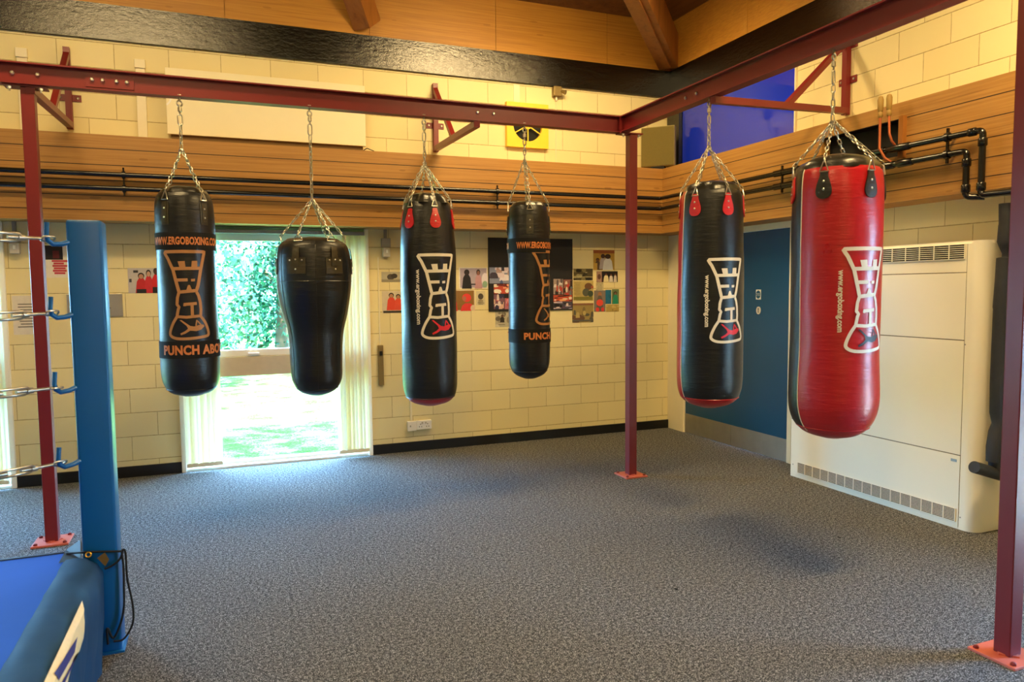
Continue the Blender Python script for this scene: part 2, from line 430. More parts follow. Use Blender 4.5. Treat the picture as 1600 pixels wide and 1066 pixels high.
# ------------------------------------------------------------------ windows
def window(n, a, b, axis, face, outward, label, detail=True, vis=True):
    # plane of the wall at `face`; outward = +1/-1 direction of outside
    t = thing('window_%d' % n, ((a+b)/2, face, 0) if axis == 'x' else (face, (a+b)/2, 0), label, 'window', kind='structure')
    o = outward
    def bx(bm, u0, u1, d0, d1, z0, z1, bev=0, mi=0):
        d0, d1 = face+o*d0, face+o*d1
        if axis == 'x': box(bm, u0, u1, d0, d1, z0, z1, bev, mi)
        else: box(bm, d0, d1, u0, u1, z0, z1, bev, mi)
    bm = BM(); fw = .06; fa = .05
    bx(bm, a, a+fw, fa, fa+.07, 0, 2.10); bx(bm, b-fw, b, fa, fa+.07, 0, 2.10); bx(bm, a+fw, b-fw, fa, fa+.07, 2.022, 2.10)
    bx(bm, a+fw, b-fw, fa, fa+.07, 0, .045)
    obj('window_frame', bm, 'white', t)
    bm = BM(); bx(bm, a+fw, b-fw, fa-.015, fa+.08, .80, .97, .004); obj('transom', bm, 'mullion', t)
    bm = BM(); bx(bm, a+fw, b-fw, fa, fa+.07, .971, 1.03, .004)
    if detail: bx(bm, (a+b)/2-.25, (a+b)/2-.16, fa-.03, fa, .985, 1.0)
    bx(bm, a+fw, a+fw+.035, fa, fa+.06, 1.03, 2.022); bx(bm, b-fw-.035, b-fw, fa, fa+.06, 1.03, 2.022); bx(bm, a+fw+.035, b-fw-.035, fa, fa+.06, 1.985, 2.022)
    obj('sash', bm, 'white', t)
    bm = BM(); bx(bm, a+fw, b-fw, fa+.03, fa+.036, .045, .80); bx(bm, a+fw+.035, b-fw-.035, fa+.03, fa+.036, 1.03, 1.985); obj('pane', bm, 'glass', t)
    bm = BM(); bx(bm, a, b, -.012, fa, 0, .022, .003); obj('window_sill', bm, 'white', t)
    bm = BM(); bx(bm, a-.03, a+.008, -.032, 0, 0, 2.10, .004); bx(bm, b-.008, b+.03, -.032, 0, 0, 2.10, .004); obj('side_lining', bm, 'white', t)
    bm = BM(); bx(bm, a, b, -.02, .05, 2.075, 2.10); obj('head_lining', bm, 'green', t)
window(1, *WINS_B[0], 'x', 0, 1, 'tall white framed window looking out on lawn and trees')
window(2, *WINS_B[1], 'x', 0, 1, 'tall white window at the left edge of the photo')
window(3, *WINS_B[2], 'x', 0, 1, 'tall window in the back wall beyond the ring', False)
for i, w in enumerate(WIN_R): window(4+i, *w, 'y', 0, 1, 'tall window in the right wall past the last red post', False)
for i, w in enumerate(WIN_L): window(5+i, *w, 'y', XL, -1, 'tall window in the left wall beyond the ring', False)
def blind(a, b, n_left, n_right, label, wl=.26, wr=.24):
    t = thing('vertical_blind', ((a+b)/2, -.03, 0), label, 'blind', 'vertical blinds drawn back at the windows')
    bm = BM(); box(bm, a+.012, b-.012, -.065, -.012, 2.040, 2.072, .003); obj('head_rail', bm, 'track', t)
    def slat(x, ang, w=.085):
        bm = BM(); c, s = math.cos(ang), math.sin(ang); v = []
        for k in range(6):
            q = -w/2+w*k/5; bow = .006*(1-(2*k/5-1)**2)
            v.append([bm.verts.new((x+q*c-bow*s, -.05+q*s+bow*c, z)) for z in (.075, 2.04)])
        for k in range(5): bm.faces.new((v[k][0], v[k+1][0], v[k+1][1], v[k][1]))
        bmesh.ops.solidify(bm, geom=bm.faces[:], thickness=.0012)
        o = obj('vane', bm, 'pvc', t, 40)
        bm = BM(); box(bm, x-abs(c)*w/2*.9, x+abs(c)*w/2*.9, -.053-abs(s)*.01, -.047+abs(s)*.01, .045, .078); obj('bottom_weight', bm, 'cream', o)
    for k in range(n_left): slat(a+.045+k*wl/n_left, rnd.uniform(.2, 1.15), .088)
    for k in range(n_right): slat(b-.045-k*wr/n_right, -rnd.uniform(.2, 1.2), .088)
blind(*WINS_B[0], 6, 7, 'cream vertical blind bunched at both sides of the tall window with the lawn view')
blind(*WINS_B[1], 5, 7, 'cream vertical blind in the window at the left edge of the photo')

# ------------------------------------------------------------------ outside
bm = BM(); box(bm, -40, 30, .3, 45, -.2, -.1); struct('lawn', bm, 'grass', 'sunlit lawn outside the window', 'lawn')
bm = BM(); box(bm, .31, 40, -30, .3, -.2, -.1); box(bm, -40, XL-.31, -30, .3, -.2, -.1)
struct('path', bm, simple('outside_paving', 'b8b4ac', .9), 'paving beside the building', 'path')
def tree(x, y, h, w, mat, label, seed, n=8500):
    r = random.Random(seed); t = thing('tree', (x, y, -.1), label, 'tree', 'trees beyond the lawn')
    bm = BM(); tube(bm, [(x, y, -.1), (x+.05, y, h*.3), (x-.05, y+.1, h*.62)], [.16, .12, .05], 8)
    for k in range(5):
        a = r.random()*6.28; tube(bm, [(x, y, h*(.2+.08*k)), (x+math.cos(a)*w*.3, y+math.sin(a)*w*.3, h*(.4+.09*k))], [.06, .02], 6)
    obj('trunk', bm, 'bark', t, 60)
    bm = BM(); cl = [(x+r.uniform(-.75, .75)*w/2, y+r.uniform(-.6, .6)*w/2, r.uniform(.12, .95)*h, r.uniform(.35, .75)) for _ in range(34)]
    for k in range(n):
        cx, cy, cz, cr = cl[r.randrange(len(cl))]
        d = Vector((r.gauss(0, 1), r.gauss(0, 1), r.gauss(0, 1))).normalized()*cr*r.uniform(.72, 1.05)
        p = Vector((cx, cy, cz))+d
        if p.z < -.05: p.z = r.uniform(-.05, .4)
        e1 = (d.normalized()+Vector((r.uniform(-.8, .8), r.uniform(-.8, .8), r.uniform(-.8, .8)))).normalized(); s = r.uniform(.035, .085)
        a = e1.orthogonal().normalized(); b2 = e1.cross(a); q = r.random()*6.28
        a, b2 = a*math.cos(q)+b2*math.sin(q), b2*math.cos(q)-a*math.sin(q)
        vs = [bm.verts.new(p+a*s), bm.verts.new(p+b2*s*.5), bm.verts.new(p-a*s), bm.verts.new(p-b2*s*.5)]; bm.faces.new(vs)
    obj('crown', bm, mat, t)
tree(-5.3, 6.6, 3.9, 2.3, 'leaf2', 'pale green bushy tree across the lawn, seen at the left of the window', 3)
tree(-3.4, 9.2, 4.3, 2.6, 'leaf1', 'dark green bushy tree across the lawn, seen beside the pear-shaped bag', 4)
tree(-1.5, 6.8, 3.9, 2.5, 'leaf2', 'bushy tree across the lawn, the nearest one on the right', 5)
tree(-6.9, 12.2, 4.8, 3.2, 'leaf1', 'farther green bushy tree across the lawn, behind the pale one', 6, 6500)
tree(-2.0, 13.2, 5.0, 4.0, 'leaf2', 'farther bushy tree across the lawn, behind the dark one', 8, 6500)

# ------------------------------------------------------------------ door and things on it
t = thing('door_1', (0, (DY0+DY1)/2, 0), 'plain blue fire door with a steel kick plate', 'door', kind='structure')
bm = BM(); box(bm, .005, .05, DY0+.004, DY1-.004, .004, 2.045, .002); obj('door_leaf', bm, 'blue', t)
bm = BM(); box(bm, 0, .005, DY0+.006, (DY0+DY1)/2-.002, .006, .205); box(bm, 0, .005, (DY0+DY1)/2+.002, DY1-.006, .006, .205); obj('kick_plate', bm, 'kick', t)
bm = BM(); box(bm, -.006, .045, DY0-.05, DY0+.002, 0, 2.10, .003); box(bm, -.006, .045, DY1-.002, DY1+.012, 0, 2.10); box(bm, -.006, .05, DY0, DY1, 2.047, 2.10)
obj('door_frame', bm, 'cream', t)
s = thing('door_sign', (0, -1.42, 1.47), 'small white square sign with a blue disc on the blue door', 'sign')
bm = BM(); box(bm, .001, .0045, -1.452, -1.388, 1.425, 1.515); obj('plate', bm, 'white', s)
bm = BM(); tube(bm, [(.001, -1.42, 1.47), (-.0006, -1.42, 1.47)], .029, 28)
for v in bm.verts: v.co.z = 1.47+(v.co.z-1.47)*1.28
obj('blue_disc', bm, 'blue', s)
for zz, tx in ((1.4765, 'FIRE DOOR'), (1.4635, 'KEEP LOCKED')):
    bm = textmesh(tx, .0095, .0002)
    for v in bm.verts: v.co = Vector((-.0010, -1.42-v.co.x, zz+v.co.y))
    obj('lettering', bm, 'white', s)
s = thing('key_escutcheon', (0, -1.425, 1.325), 'small round white keyhole plate below the sign on the blue door', 'keyhole')
bm = BM(); disc(bm, (.0049, -1.425, 1.325), (-1, 0, 0), .029, .006, 24)
for v in bm.verts: v.co.z = 1.325+(v.co.z-1.325)*1.2
obj('plate', bm, 'lgrey', s)
bm = BM(); box(bm, -.0022, -.0008, -1.4285, -1.4215, 1.303, 1.335); disc(bm, (-.0012, -1.425, 1.339), (-1, 0, 0), .007, .001, 12); obj('keyhole', bm, 'dark', s)

# ------------------------------------------------------------------ red steel frame
rack = thing('bag_frame', (-1.465, -1.633, 0), 'dark red steel frame of beams and posts carrying the punch bags', 'frame')
ZB, ZT = 2.766, 2.892
def ibeam(axis, c, a, b):
    bm = BM(); hw = .038
    def bx(o0, o1, z0, z1):
        if axis == 'x': box(bm, a, b, c+o0, c+o1, z0, z1)
        else: box(bm, c+o0, c+o1, a, b, z0, z1)
    bx(-hw, hw, ZB, ZB+.0085); bx(-hw, hw, ZT-.0085, ZT); bx(-.004, .004, ZB+.0085, ZT-.0085)
    return obj('beam', bm, 'red', rack)
YBM, XBM = -1.628, -1.547
bb = ibeam('x', YBM, -9.2, XBM-.040)
rb = ibeam('y', XBM, -6.3, YBM+.040)
bm = BM(); box(bm, XBM-.0395, XBM-.0305, YBM-.037, YBM+.037, ZB+.001, ZT-.001); box(bm, XBM-.030, XBM-.0045, YBM-.045, YBM-.035, ZB+.01, ZT-.01); obj('end_plate', bm, 'red', bb)
def bolts(par, pts, axis, r=.0125, h=.012):
    for p in pts:
        bm = BM(); disc(bm, p, axis, r, h, 6, 1); obj('bolt', bm, 'zinc', par)
wy = YBM-.004; wx = XBM-.004
bolts(bb, [(x, wy, 2.832) for x in (-5.643, -5.515, -2.760, -2.635)], (0, -1, 0))
bm = BM(); box(bm, -5.268, -5.005, wy-.008, wy, 2.787, 2.866); sp = obj('splice_plate', bm, 'red', bb)
bolts(bb, [(x, wy-.008, 2.830) for x in (-5.232, -5.175, -5.10, -5.043)], (0, -1, 0))
bolts(rb, [(wx, y, 2.832) for y in (-2.493, -2.616)], (-1, 0, 0))
bolts(rb, [(wx-.01, YBM-.03, z) for z in (2.858, 2.805)], (-1, 0, 0), .011)
def post(cx, cy, z1, cap=True, capd=(.1, .1), capo=(0, 0)):
    bm = BM(); box(bm, cx-.035, cx+.035, cy-.035, cy+.035, .012, z1, .004); p = obj('post', bm, 'red', rack)
    bm = BM(); box(bm, cx-.10, cx+.10, cy-.10, cy+.10, 0, .012, .002)
    tube(bm, [(cx, cy, .012), (cx, cy, .018)], .052, 4); bp = obj('base_plate', bm, 'redbase', p)
    for sx in (-1, 1):
        for sy in (-1, 1):
            bm = BM(); disc(bm, (cx+sx*.078, cy+sy*.078, .012), (0, 0, 1), .012, .012, 6, 1); obj('bolt', bm, 'red', p)
    if cap:
        bm = BM(); ox, oy = capo; box(bm, cx-capd[0]+ox, cx+capd[0]+ox, cy-capd[1]+oy, cy+capd[1]+oy, z1, z1+.0095); obj('cap_plate', bm, 'red', p)
        for sx in (-1, 1):
            bm = BM(); disc(bm, (cx+ox+sx*(capd[0]-.03), cy+oy-capd[1]+.02, z1), (0, 0, -1), .012, .014, 6); disc(bm, (cx+ox+sx*(capd[0]-.03), cy+oy-capd[1]+.02, z1-.014), (0, 0, -1), .006, .014, 8); obj('bolt', bm, 'zinc', p)
post(-1.466, -1.640, ZB-.0095, capd=(.10, .045), capo=(-.02, 0))
post(-5.573, -1.600, ZB-.0095, capd=(.11, .05), capo=(-.01, 0))
post(-1.572, -4.812, ZB-.0095, capd=(.045, .10))
post(-8.90, -1.628, ZB-.0095)
def bracket(w0, wt, arm_end, f, side):
    # w0 foot on wall, wt top on wall, arm to the beam
    w0, wt, e = Vector(w0), Vector(wt), Vector(arm_end)
    n = Vector((0, -1, 0)) if side == 'b' else Vector((-1, 0, 0)); s = .045
    bm = BM(); up = n
    bar(bm, w0+n*s/2-Vector((0, 0, .03)), wt+n*s/2, s, s, up)
    bar(bm, w0+n*.01, e, s, s, (0, 0, 1))
    q = w0+(e-w0)*f+Vector((0, 0, .005)); bar(bm, wt+n*s*.5-Vector((0, 0, .05)), q, s*.9, s*.9, (0, 0, 1))
    br = obj('wall_bracket', bm, 'red', rack)
    al = Vector((1, 0, 0)) if side == 'b' else Vector((0, 1, 0))
    for z in ((w0.z+wt.z)/2-.085,) if side == 'b' else (w0.z+.23, wt.z-.09):
        c = Vector((w0.x, w0.y, z)); bm = BM(); a = c-al*.085; b = c+al*.085
        p0 = Vector((min(a.x, b.x), min(a.y, b.y), z-.026)); p1 = Vector((max(a.x, b.x), max(a.y, b.y), z+.026))
        if side == 'b': box(bm, p0.x, p1.x, -.008, 0, p0.z, p1.z)
        else: box(bm, -.008, 0, p0.y, p1.y, p0.z, p1.z)
        obj('lug', bm, 'red', br)
        for sg in (-1, 1): bm = BM(); disc(bm, c+al*sg*.062+n*.008, n, .011, .009, 6, 1); obj('bolt', bm, 'zinc', br)
bracket((-5.612, 0, 2.868), (-5.612, 0, 3.468), (-5.555, -1.64, 2.742), .52, 'b')
bracket((-2.618, 0, 2.868), (-2.618, 0, 3.468), (-2.775, -1.66, 2.742), .50, 'b')
bracket((0, -2.402, 2.888), (0, -2.402, 3.47), (-1.57, -2.812, 2.742), .50, 'r')

# ------------------------------------------------------------------ punch bags
def stroke(bm, pts, w, closed=False, step=12):
    P = [Vector((x, y, 0)) for x, y in pts]; Q = []
    m = len(P)
    for i in range(m if closed else m-1):
        a, b = P[i], P[(i+1) % m]; k = max(1, int((b-a).length/step))
        Q += [a+(b-a)*j/k for j in range(k)]
    if not closed: Q.append(P[-1])
    N = len(Q); L = []
    for i in range(N):
        d = (Q[(i+1) % N]-Q[i-1]) if closed else Q[min(i+1, N-1)]-Q[max(i-1, 0)]
        d.normalize(); s = Vector((-d.y, d.x, 0))*w/2; L.append((bm.verts.new(Q[i]+s), bm.verts.new(Q[i]-s)))
    for i in range(N if closed else N-1):
        a, b = L[i], L[(i+1) % N]; bm.faces.new((a[0], a[1], b[1], b[0]))
def poly(bm, pts): bm.faces.new([bm.verts.new((x, y, 0)) for x, y in pts])
def cr(pts, closed=True, n=5):                     # catmull-rom smoothing
    out = []; m = len(pts)
    for i in range(m if closed else m-1):
        p = [pts[(i+k-1) % m] if closed else pts[max(0, min(m-1, i+k-1))] for k in range(4)]
        for j in range(n):
            t_ = j/n
            out.append(tuple(.5*((2*p[1][c])+(-p[0][c]+p[2][c])*t_+(2*p[0][c]-5*p[1][c]+4*p[2][c]-p[3][c])*t_*t_+(-p[0][c]+3*p[1][c]-3*p[2][c]+p[3][c])*t_**3) for c in (0, 1)))
    if not closed: out.append(pts[-1])
    return out
def logo_mesh():
    # drawn in the units of a flat drawing 350 wide, 740 tall, y down, origin at its middle
    bm = BM(); o = lambda L: [(x-402, 560-y) for x, y in L]
    S = lambda L, w=24, c=False: stroke(bm, o(L), w, c)
    S([(240, 196), (400, 193), (568, 193), (552, 250), (528, 345), (500, 480), (485, 522), (350, 535), (337, 480), (306, 345), (262, 250), (232, 205)], 27, True)
    S([(300, 338), (530, 333)], 27)
    poly(bm, o([(347, 276), (403, 273), (408, 330), (362, 332)])); poly(bm, o([(458, 272), (502, 270), (500, 330), (452, 330)]))
    S([(330, 434), (420, 432)], 26); poly(bm, o([(446, 424), (478, 422), (476, 444), (446, 446)]))
    poly(bm, o([(421, 476), (436, 476), (455, 528), (402, 530)]))
    S([(350, 535), (336, 580), (330, 640), (346, 660), (338, 680), (326, 742), (400, 748), (512, 738), (516, 690), (512, 620), (500, 565), (485, 535)], 24, False)
    S([(382, 640), (484, 632)], 25); poly(bm, o([(378, 640), (398, 640), (400, 654), (380, 654)])); S([(446, 636), (446, 738)], 24)
    S(cr([(326, 742), (290, 800), (262, 870), (268, 905), (320, 928), (420, 930), (530, 918), (572, 905), (575, 870), (550, 800), (512, 742)], False), 24)
    return bm
def fighter_mesh():
    bm = BM(); o = lambda L: [(x-402, 560-y) for x, y in L]
    poly(bm, o([(345, 772), (360, 770), (425, 822), (455, 828), (500, 815), (520, 822), (528, 838), (510, 858), (470, 868), (425, 862), (385, 888), (355, 898), (348, 885), (385, 866), (408, 845), (398, 822)]))
    stroke(bm, o([(470, 822), (478, 775), (495, 795), (515, 820)]), 11)
    poly(bm, o([(506, 820), (530, 812), (540, 828), (528, 842), (508, 840)]))
    stroke(bm, o([(350, 893), (370, 884)]), 16)
    return bm
SCL = .00079                                        # drawing unit -> metres on the bag
def wrap(bm, bag, az, zc, sx=1, sz=1, off=.0022, name='print', mat='ivory', rot=0, parent=None):
    bmesh.ops.triangulate(bm, faces=bm.faces[:])
    for v in bm.verts:
        x, y = v.co.x*sx, v.co.y*sz
        if rot: x, y = y, -x
        v.co = Vector((x, y, 0))
    xs = [v.co.x for v in bm.verts]
    if not xs: bm.free(); return
    k = math.floor(min(xs)/.012)
    while k*.012 < max(xs):
        bmesh.ops.bisect_plane(bm, geom=bm.verts[:]+bm.edges[:]+bm.faces[:], plane_co=(k*.012, 0, 0), plane_no=(1, 0, 0)); k += 1
    ys = [v.co.y for v in bm.verts]; k = math.floor(min(ys)/.03)
    while k*.03 < max(ys):
        bmesh.ops.bisect_plane(bm, geom=bm.verts[:]+bm.edges[:]+bm.faces[:], plane_co=(0, k*.03, 0), plane_no=(0, 1, 0)); k += 1
    for v in bm.verts:
        z = zc+v.co.y; R = bag.rad(z); R0 = bag.rad(zc); a = bag.ang(az)+v.co.x/R0
        v.co = Vector((bag.x+(R+off)*math.cos(a), bag.y+(R+off)*math.sin(a), z))
    return obj(name, bm, mat, parent or bag.body)
class Bag:
    def __init__(s, x, y, rows, label, mats, front=None, zbot=None, name='punch_bag', dome=(), nseg=72, group=None):
        # rows: (pixel row, half width in pixels) measured on the photograph, from the top rim down
        s.x, s.y = x, y; to = Vector((CAM.x-x, CAM.y-y)); s.cam = math.atan2(to.y, to.x)
        s.prof = []
        for py, hw in rows:
            z, depth = s.zrow(py); s.prof.append((hw*depth/FPX*.992, z))
        s.prof = s.prof[::-1]                          # bottom up
        s.t = thing(name, (x, y, s.prof[0][1]), label, 'punch bag', group)
        # smooth resample
        P = []
        for i in range(len(s.prof)-1):
            p0 = s.prof[max(i-1, 0)]; p1 = s.prof[i]; p2 = s.prof[i+1]; p3 = s.prof[min(i+2, len(s.prof)-1)]
            for j in range(4):
                f = j/4; z = p1[1]+(p2[1]-p1[1])*f
                m1 = (p2[0]-p0[0])/max(1e-4, p2[1]-p0[1])*(p2[1]-p1[1]); m2 = (p3[0]-p1[0])/max(1e-4, p3[1]-p1[1])*(p2[1]-p1[1])
                if i == 0: m1 = min((p2[0]-p1[0])*2.2, .08)
                r = (2*f**3-3*f*f+1)*p1[0]+(f**3-2*f*f+f)*m1+(-2*f**3+3*f*f)*p2[0]+(f**3-f*f)*m2
                P.append((max(r, .004), z))
        P.append(s.prof[-1]); s.P = P
        zb = s.zrow(zbot)[0] if zbot else -9
        def matf(a, z):
            if z < zb: return 1
            if front:
                d = (math.degrees(s.ang0(a))) ; lo, hi = front
                while d < lo: d += 360
                return 0 if d < hi else 1 if mats[1] != mats[0] else 0
            return 0
        if front: mats3 = mats
        bm = BM(); a0 = s.ang(front[0]) if front else s.cam
        def shape(a, z): return 1+.010*math.sin(3*a+z*7+x*5)*math.sin(z*9+x)+.006*math.sin(5*a-z*13)
        def mf(a, z):
            if z < zb: return 1 if not front else (2 if len(mats) > 2 else 1)
            return matf(a, z)
        lathe(bm, x, y, P, nseg, a0, mf, shape)
        s.shape = shape
        s.body = obj('body', bm, list(mats), s.t, 60)
        if zbot:
            bm = BM(); R = s.rad(zb)+.001; tube(bm, [(x+R*math.cos(k*PI/24), y+R*math.sin(k*PI/24), zb) for k in range(48)], .003, 5, closed=True)
            obj('seam', bm, mats[0] if zbot and mats[0] == mats[-1] else mats[-1], s.body)
        if front:
            for az in front:
                bm = BM(); tube(bm, [s.pt(az, z, .001) for (_, z) in P if z > s.prof[0][1]+.04 and z <= P[-1][1]], .0028, 6); obj('piping', bm, 'ivory', s.body)
    def zrow(s, py):
        c = FW.dot(Vector((s.x, s.y, 1.6))-CAM)
        # row of the axis: solve for the column that keeps the point on the axis
        z = 1.5
        for _ in range(8):
            v = Vector((s.x, s.y, z))-CAM; d = v.dot(FW); y = 533-FPX*v.dot(CU)/d; z += (y-py)*d/FPX
        v = Vector((s.x, s.y, z))-CAM
        return z, v.dot(FW)
    def ang(s, deg): return s.cam+math.radians(deg)     # + = towards the right as seen in the photo
    def ang0(s, a): return (a-s.cam)
    def rad(s, z):
        P = s.P
        if z <= P[0][1]: return P[0][0]
        for i in range(len(P)-1):
            if z <= P[i+1][1]: f = (z-P[i][1])/max(1e-6, P[i+1][1]-P[i][1]); return P[i][0]+(P[i+1][0]-P[i][0])*f
        return P[-1][0]
    def pt(s, deg, z, off=0):
        a = s.ang(deg); R = s.rad(z)*s.shape(a, z)+off; return Vector((s.x+R*math.cos(a), s.y+R*math.sin(a), z))
    def patch(s, outline, deg, zc, off, th, mat, parent, name):
        # outline in metres (x across, y up) laid on the bag
        bm = BM(); poly(bm, outline); bmesh.ops.triangulate(bm, faces=bm.faces[:])
        for k in range(-8, 9): bmesh.ops.bisect_plane(bm, geom=bm.verts[:]+bm.edges[:]+bm.faces[:], plane_co=(k*.012, 0, 0), plane_no=(1, 0, 0))
        for k in range(-8, 9): bmesh.ops.bisect_plane(bm, geom=bm.verts[:]+bm.edges[:]+bm.faces[:], plane_co=(0, k*.02, 0), plane_no=(0, 1, 0))
        R0 = s.rad(zc)
        mp = lambda x, y, o_: s.pt(deg+math.degrees(x/R0), zc+y, o_)
        top = {}
        for v in bm.verts: top[v] = (v.co.x, v.co.y)
        g = bmesh.ops.extrude_face_region(bm, geom=bm.faces[:]); ex = [v for v in g['geom'] if isinstance(v, bmesh.types.BMVert)]
        exs = set(ex)
        for v in bm.verts:
            x, y = v.co.x, v.co.y; v.co = mp(x, y, off+th if v in exs else off)
        return obj(name, bm, mat, parent, 35)
    def hang(s, hook, zj, tabs, kind, mats, tab_row, ring_row, chain_in=True):
        hx, hy = hook; J = Vector((hx, hy, zj))
        # eye bolt through the flange
        bm = BM(); ztop = ZB
        disc(bm, (hx, hy, ztop+.0085), (0, 0, 1), .012, .011, 6)
        tube(bm, [(hx, hy, ztop+.001), (hx, hy, ztop-.018)], .006, 8)
        link(bm, (hx, hy, ztop-.036), (0, 0, 1), (1, .3, 0), .045, .042, .0055, 8); obj('eye_bolt', bm, 'chrome', s.t, 50)
        bm = BM(); z = ztop-.055
        tube(bm, [(hx, hy, z+.012), (hx, hy, z-.004), (hx, hy, z-.006), (hx, hy, z-.03), (hx, hy, z-.034), (hx, hy, z-.05)], [.007, .007, .013, .013, .007, .006], 10)
        obj('swivel', bm, 'chrome', s.t, 50)
        z -= .05
        Lh = min(.085, max(.05, (z-zj)*.35))
        bm = BM(); link(bm, (hx, hy, z-Lh/2+.006), (0, 0, 1), (1, .4, 0), Lh, .038, .005, 8); obj('snap_hook', bm, 'chrome', s.t, 50)
        z -= Lh-.010
        if z-zj > .03:
            bm = BM(); chain(bm, (hx, hy, z), J, .036, .026, .0042); obj('chain', bm, 'chrome', s.t, 60)
        for deg, tm in tabs:
            zr = s.zrow(ring_row)[0]; zt = s.zrow(tab_row)[0]
            tp = s.pt(deg, zr, .016); J2 = J+Vector((rnd.uniform(-.008, .008), rnd.uniform(-.008, .008), 0))
            bm = BM(); chain(bm, J2, tp+Vector((0, 0, .012)), .028, .020, .0031); obj('chain', bm, 'chrome', s.t, 60)
            # triangular ring
            a = s.ang(deg); sd = Vector((-math.sin(a), math.cos(a), 0)); nm = Vector((math.cos(a), math.sin(a), 0))
            if kind == 'rect4':
                pr = s.pt(deg, zr-.022, .006); pts = [pr+sd*(.030*math.cos(k*PI/10))+Vector((0, 0, .034*math.sin(k*PI/10))) for k in range(11)]
            else:
                b0 = s.pt(deg, zr-.042, .010); pts = [tp+Vector((0, 0, .006))-sd*.004, b0-sd*.021, b0+sd*.021, tp+Vector((0, 0, .006))+sd*.004]
                pts = [pts[i]+(pts[(i+1) % 4]-pts[i])*j/4 for i in range(4) for j in range(4)]
            bm = BM(); tube(bm, pts, .0034, 7, closed=True); obj('d_ring', bm, 'chrome', s.t, 50)
            if kind == 'drop':
                out = cr([(-.015, .062), (.015, .062), (.020, .035), (.034, -.01), (.037, -.045), (.024, -.068), (0, -.075), (-.024, -.068), (-.037, -.045), (-.034, -.01), (-.020, .035)], True, 3)
                k = 1.0
                tb = s.patch([(a_*k, b_*k) for a_, b_ in out], deg, zt, .001, .008, tm, s.t, 'strap_tab')
                rv = [(0, .012), (0, -.028)]
            elif kind == 'rect':
                tb = s.patch([(-.024, -.066), (.024, -.066), (.026, .06), (.020, .075), (-.020, .075), (-.026, .06)], deg, zt, .001, .004, tm, s.t, 'strap_tab')
                s.patch([(-.013, -.050), (.013, -.050), (.015, .075), (-.015, .075)], deg, zt, .005, .004, tm, tb, 'strap')
                rv = [(0, .034), (0, -.022)]
            else:
                tb = s.patch([(-.064, -.052), (.064, -.052), (.064, .052), (-.064, .052)], deg, zt, .001, .005, tm, s.t, 'strap_tab')
                s.patch([(-.024, .0), (.024, .0), (.022, .125), (-.022, .125)], deg, zt, .006, .004, tm, tb, 'strap')
                rv = [(-.042, .036), (0, .040), (.042, .036), (0, -.022)]
            bm = BM()
            for (rx, rz) in rv:
                q = s.pt(deg+math.degrees(rx/s.rad(zt)), zt+rz, .008); disc(bm, q, nm, .0058, .005, 10, 1)
            obj('rivets', bm, 'zinc', tb)
    def band(s, r0, r1, text, rep, start_deg, arc, cap):
        z0, z1 = s.zrow(r1)[0], s.zrow(r0)[0]; bm = BM(); n = 72
        L = []
        for k in range(n):
            a = s.cam+2*PI*k/n; row = []
            for z, o_ in ((z0, .0005), (z0, .004), ((z0+z1)/2, .004), (z1, .004), (z1, .0005)):
                R = s.rad(z)*s.shape(a, z)+o_; row.append(bm.verts.new((s.x+R*math.cos(a), s.y+R*math.sin(a), z)))
            L.append(row)
        for k in range(n):
            for j in range(4): bm.faces.new((L[k][j], L[(k+1) % n][j], L[(k+1) % n][j+1], L[k][j+1]))
        b = obj('webbing_band', bm, 'fab', s.body, 50)
        for k in range(rep): wrap(textmesh(text, .08, .0036, spacing=1.06, fit=(math.radians(arc)*s.rad((z0+z1)/2), cap)), s, start_deg+k*360/rep, (z0+z1)/2, off=.0078, name='lettering', mat='orange', parent=b)
    def logo(s, az, row, mat, fig, k=1.0, www=None, kx=1.0):
        zc = s.zrow(row)[0]; q = SCL*k
        wrap(logo_mesh(), s, az, zc, q*kx, q, .0032, 'emblem', mat)
        wrap(fighter_mesh(), s, az, zc, q*kx, q, .0034, 'emblem_figure', fig)
        if www is not None:
            wrap(textmesh('www.ergoboxing.com', .044*k, .0014), s, www[0], s.zrow(www[1])[0], www[2], 1, .0032, 'web_address', mat, rot=1)
    def collar(s, rows, mat, pleat=.05):
        # gathered leather above the rim
        P = []
        for py, hw in rows: z, d = s.zrow(py); P.append((hw*d/FPX, z))
        bm = BM(); sh = lambda a, z: 1+pleat*math.sin(6*a+1)+pleat*.4*math.sin(11*a)
        lathe(bm, s.x, s.y, P, 72, s.cam, None, sh); obj('collar', bm, mat, s.t, 70)
YB_, XB_ = YBM, XBM
# 1: black bag with bronze print, left
b1 = Bag(-4.748, YB_, [(303, 36), (311, 40.5), (330, 43), (365, 43.5), (400, 42.5), (460, 43), (520, 43), (570, 43), (592, 41.5), (606, 36), (613, 28), (618, 12)],
         'slim black leather punch bag with bronze emblem and PUNCH ABOVE band, farthest left', ['bk', 'bk'], zbot=606, group='punch bags hanging from the red frame')
b1.collar([(304, 35), (298, 31), (293, 22), (297, 8)], 'bk2', .05)
b1.hang((-4.752, YB_), on(284, 233, 'y', YBM).z, [(-39, 'tabk'), (38, 'tabk'), (141, 'tabk'), (-141, 'tabk')], 'rect', None, 338, 306)
b1.band(366, 392, 'WWW.ERGOBOXING.COM', 2, 1, 148, .050)
b1.band(531, 557, 'PUNCH ABOVE THE REST', 1, 67, 242, .062)
b1.logo(-4, 461, 'gold', 'gold', .93)
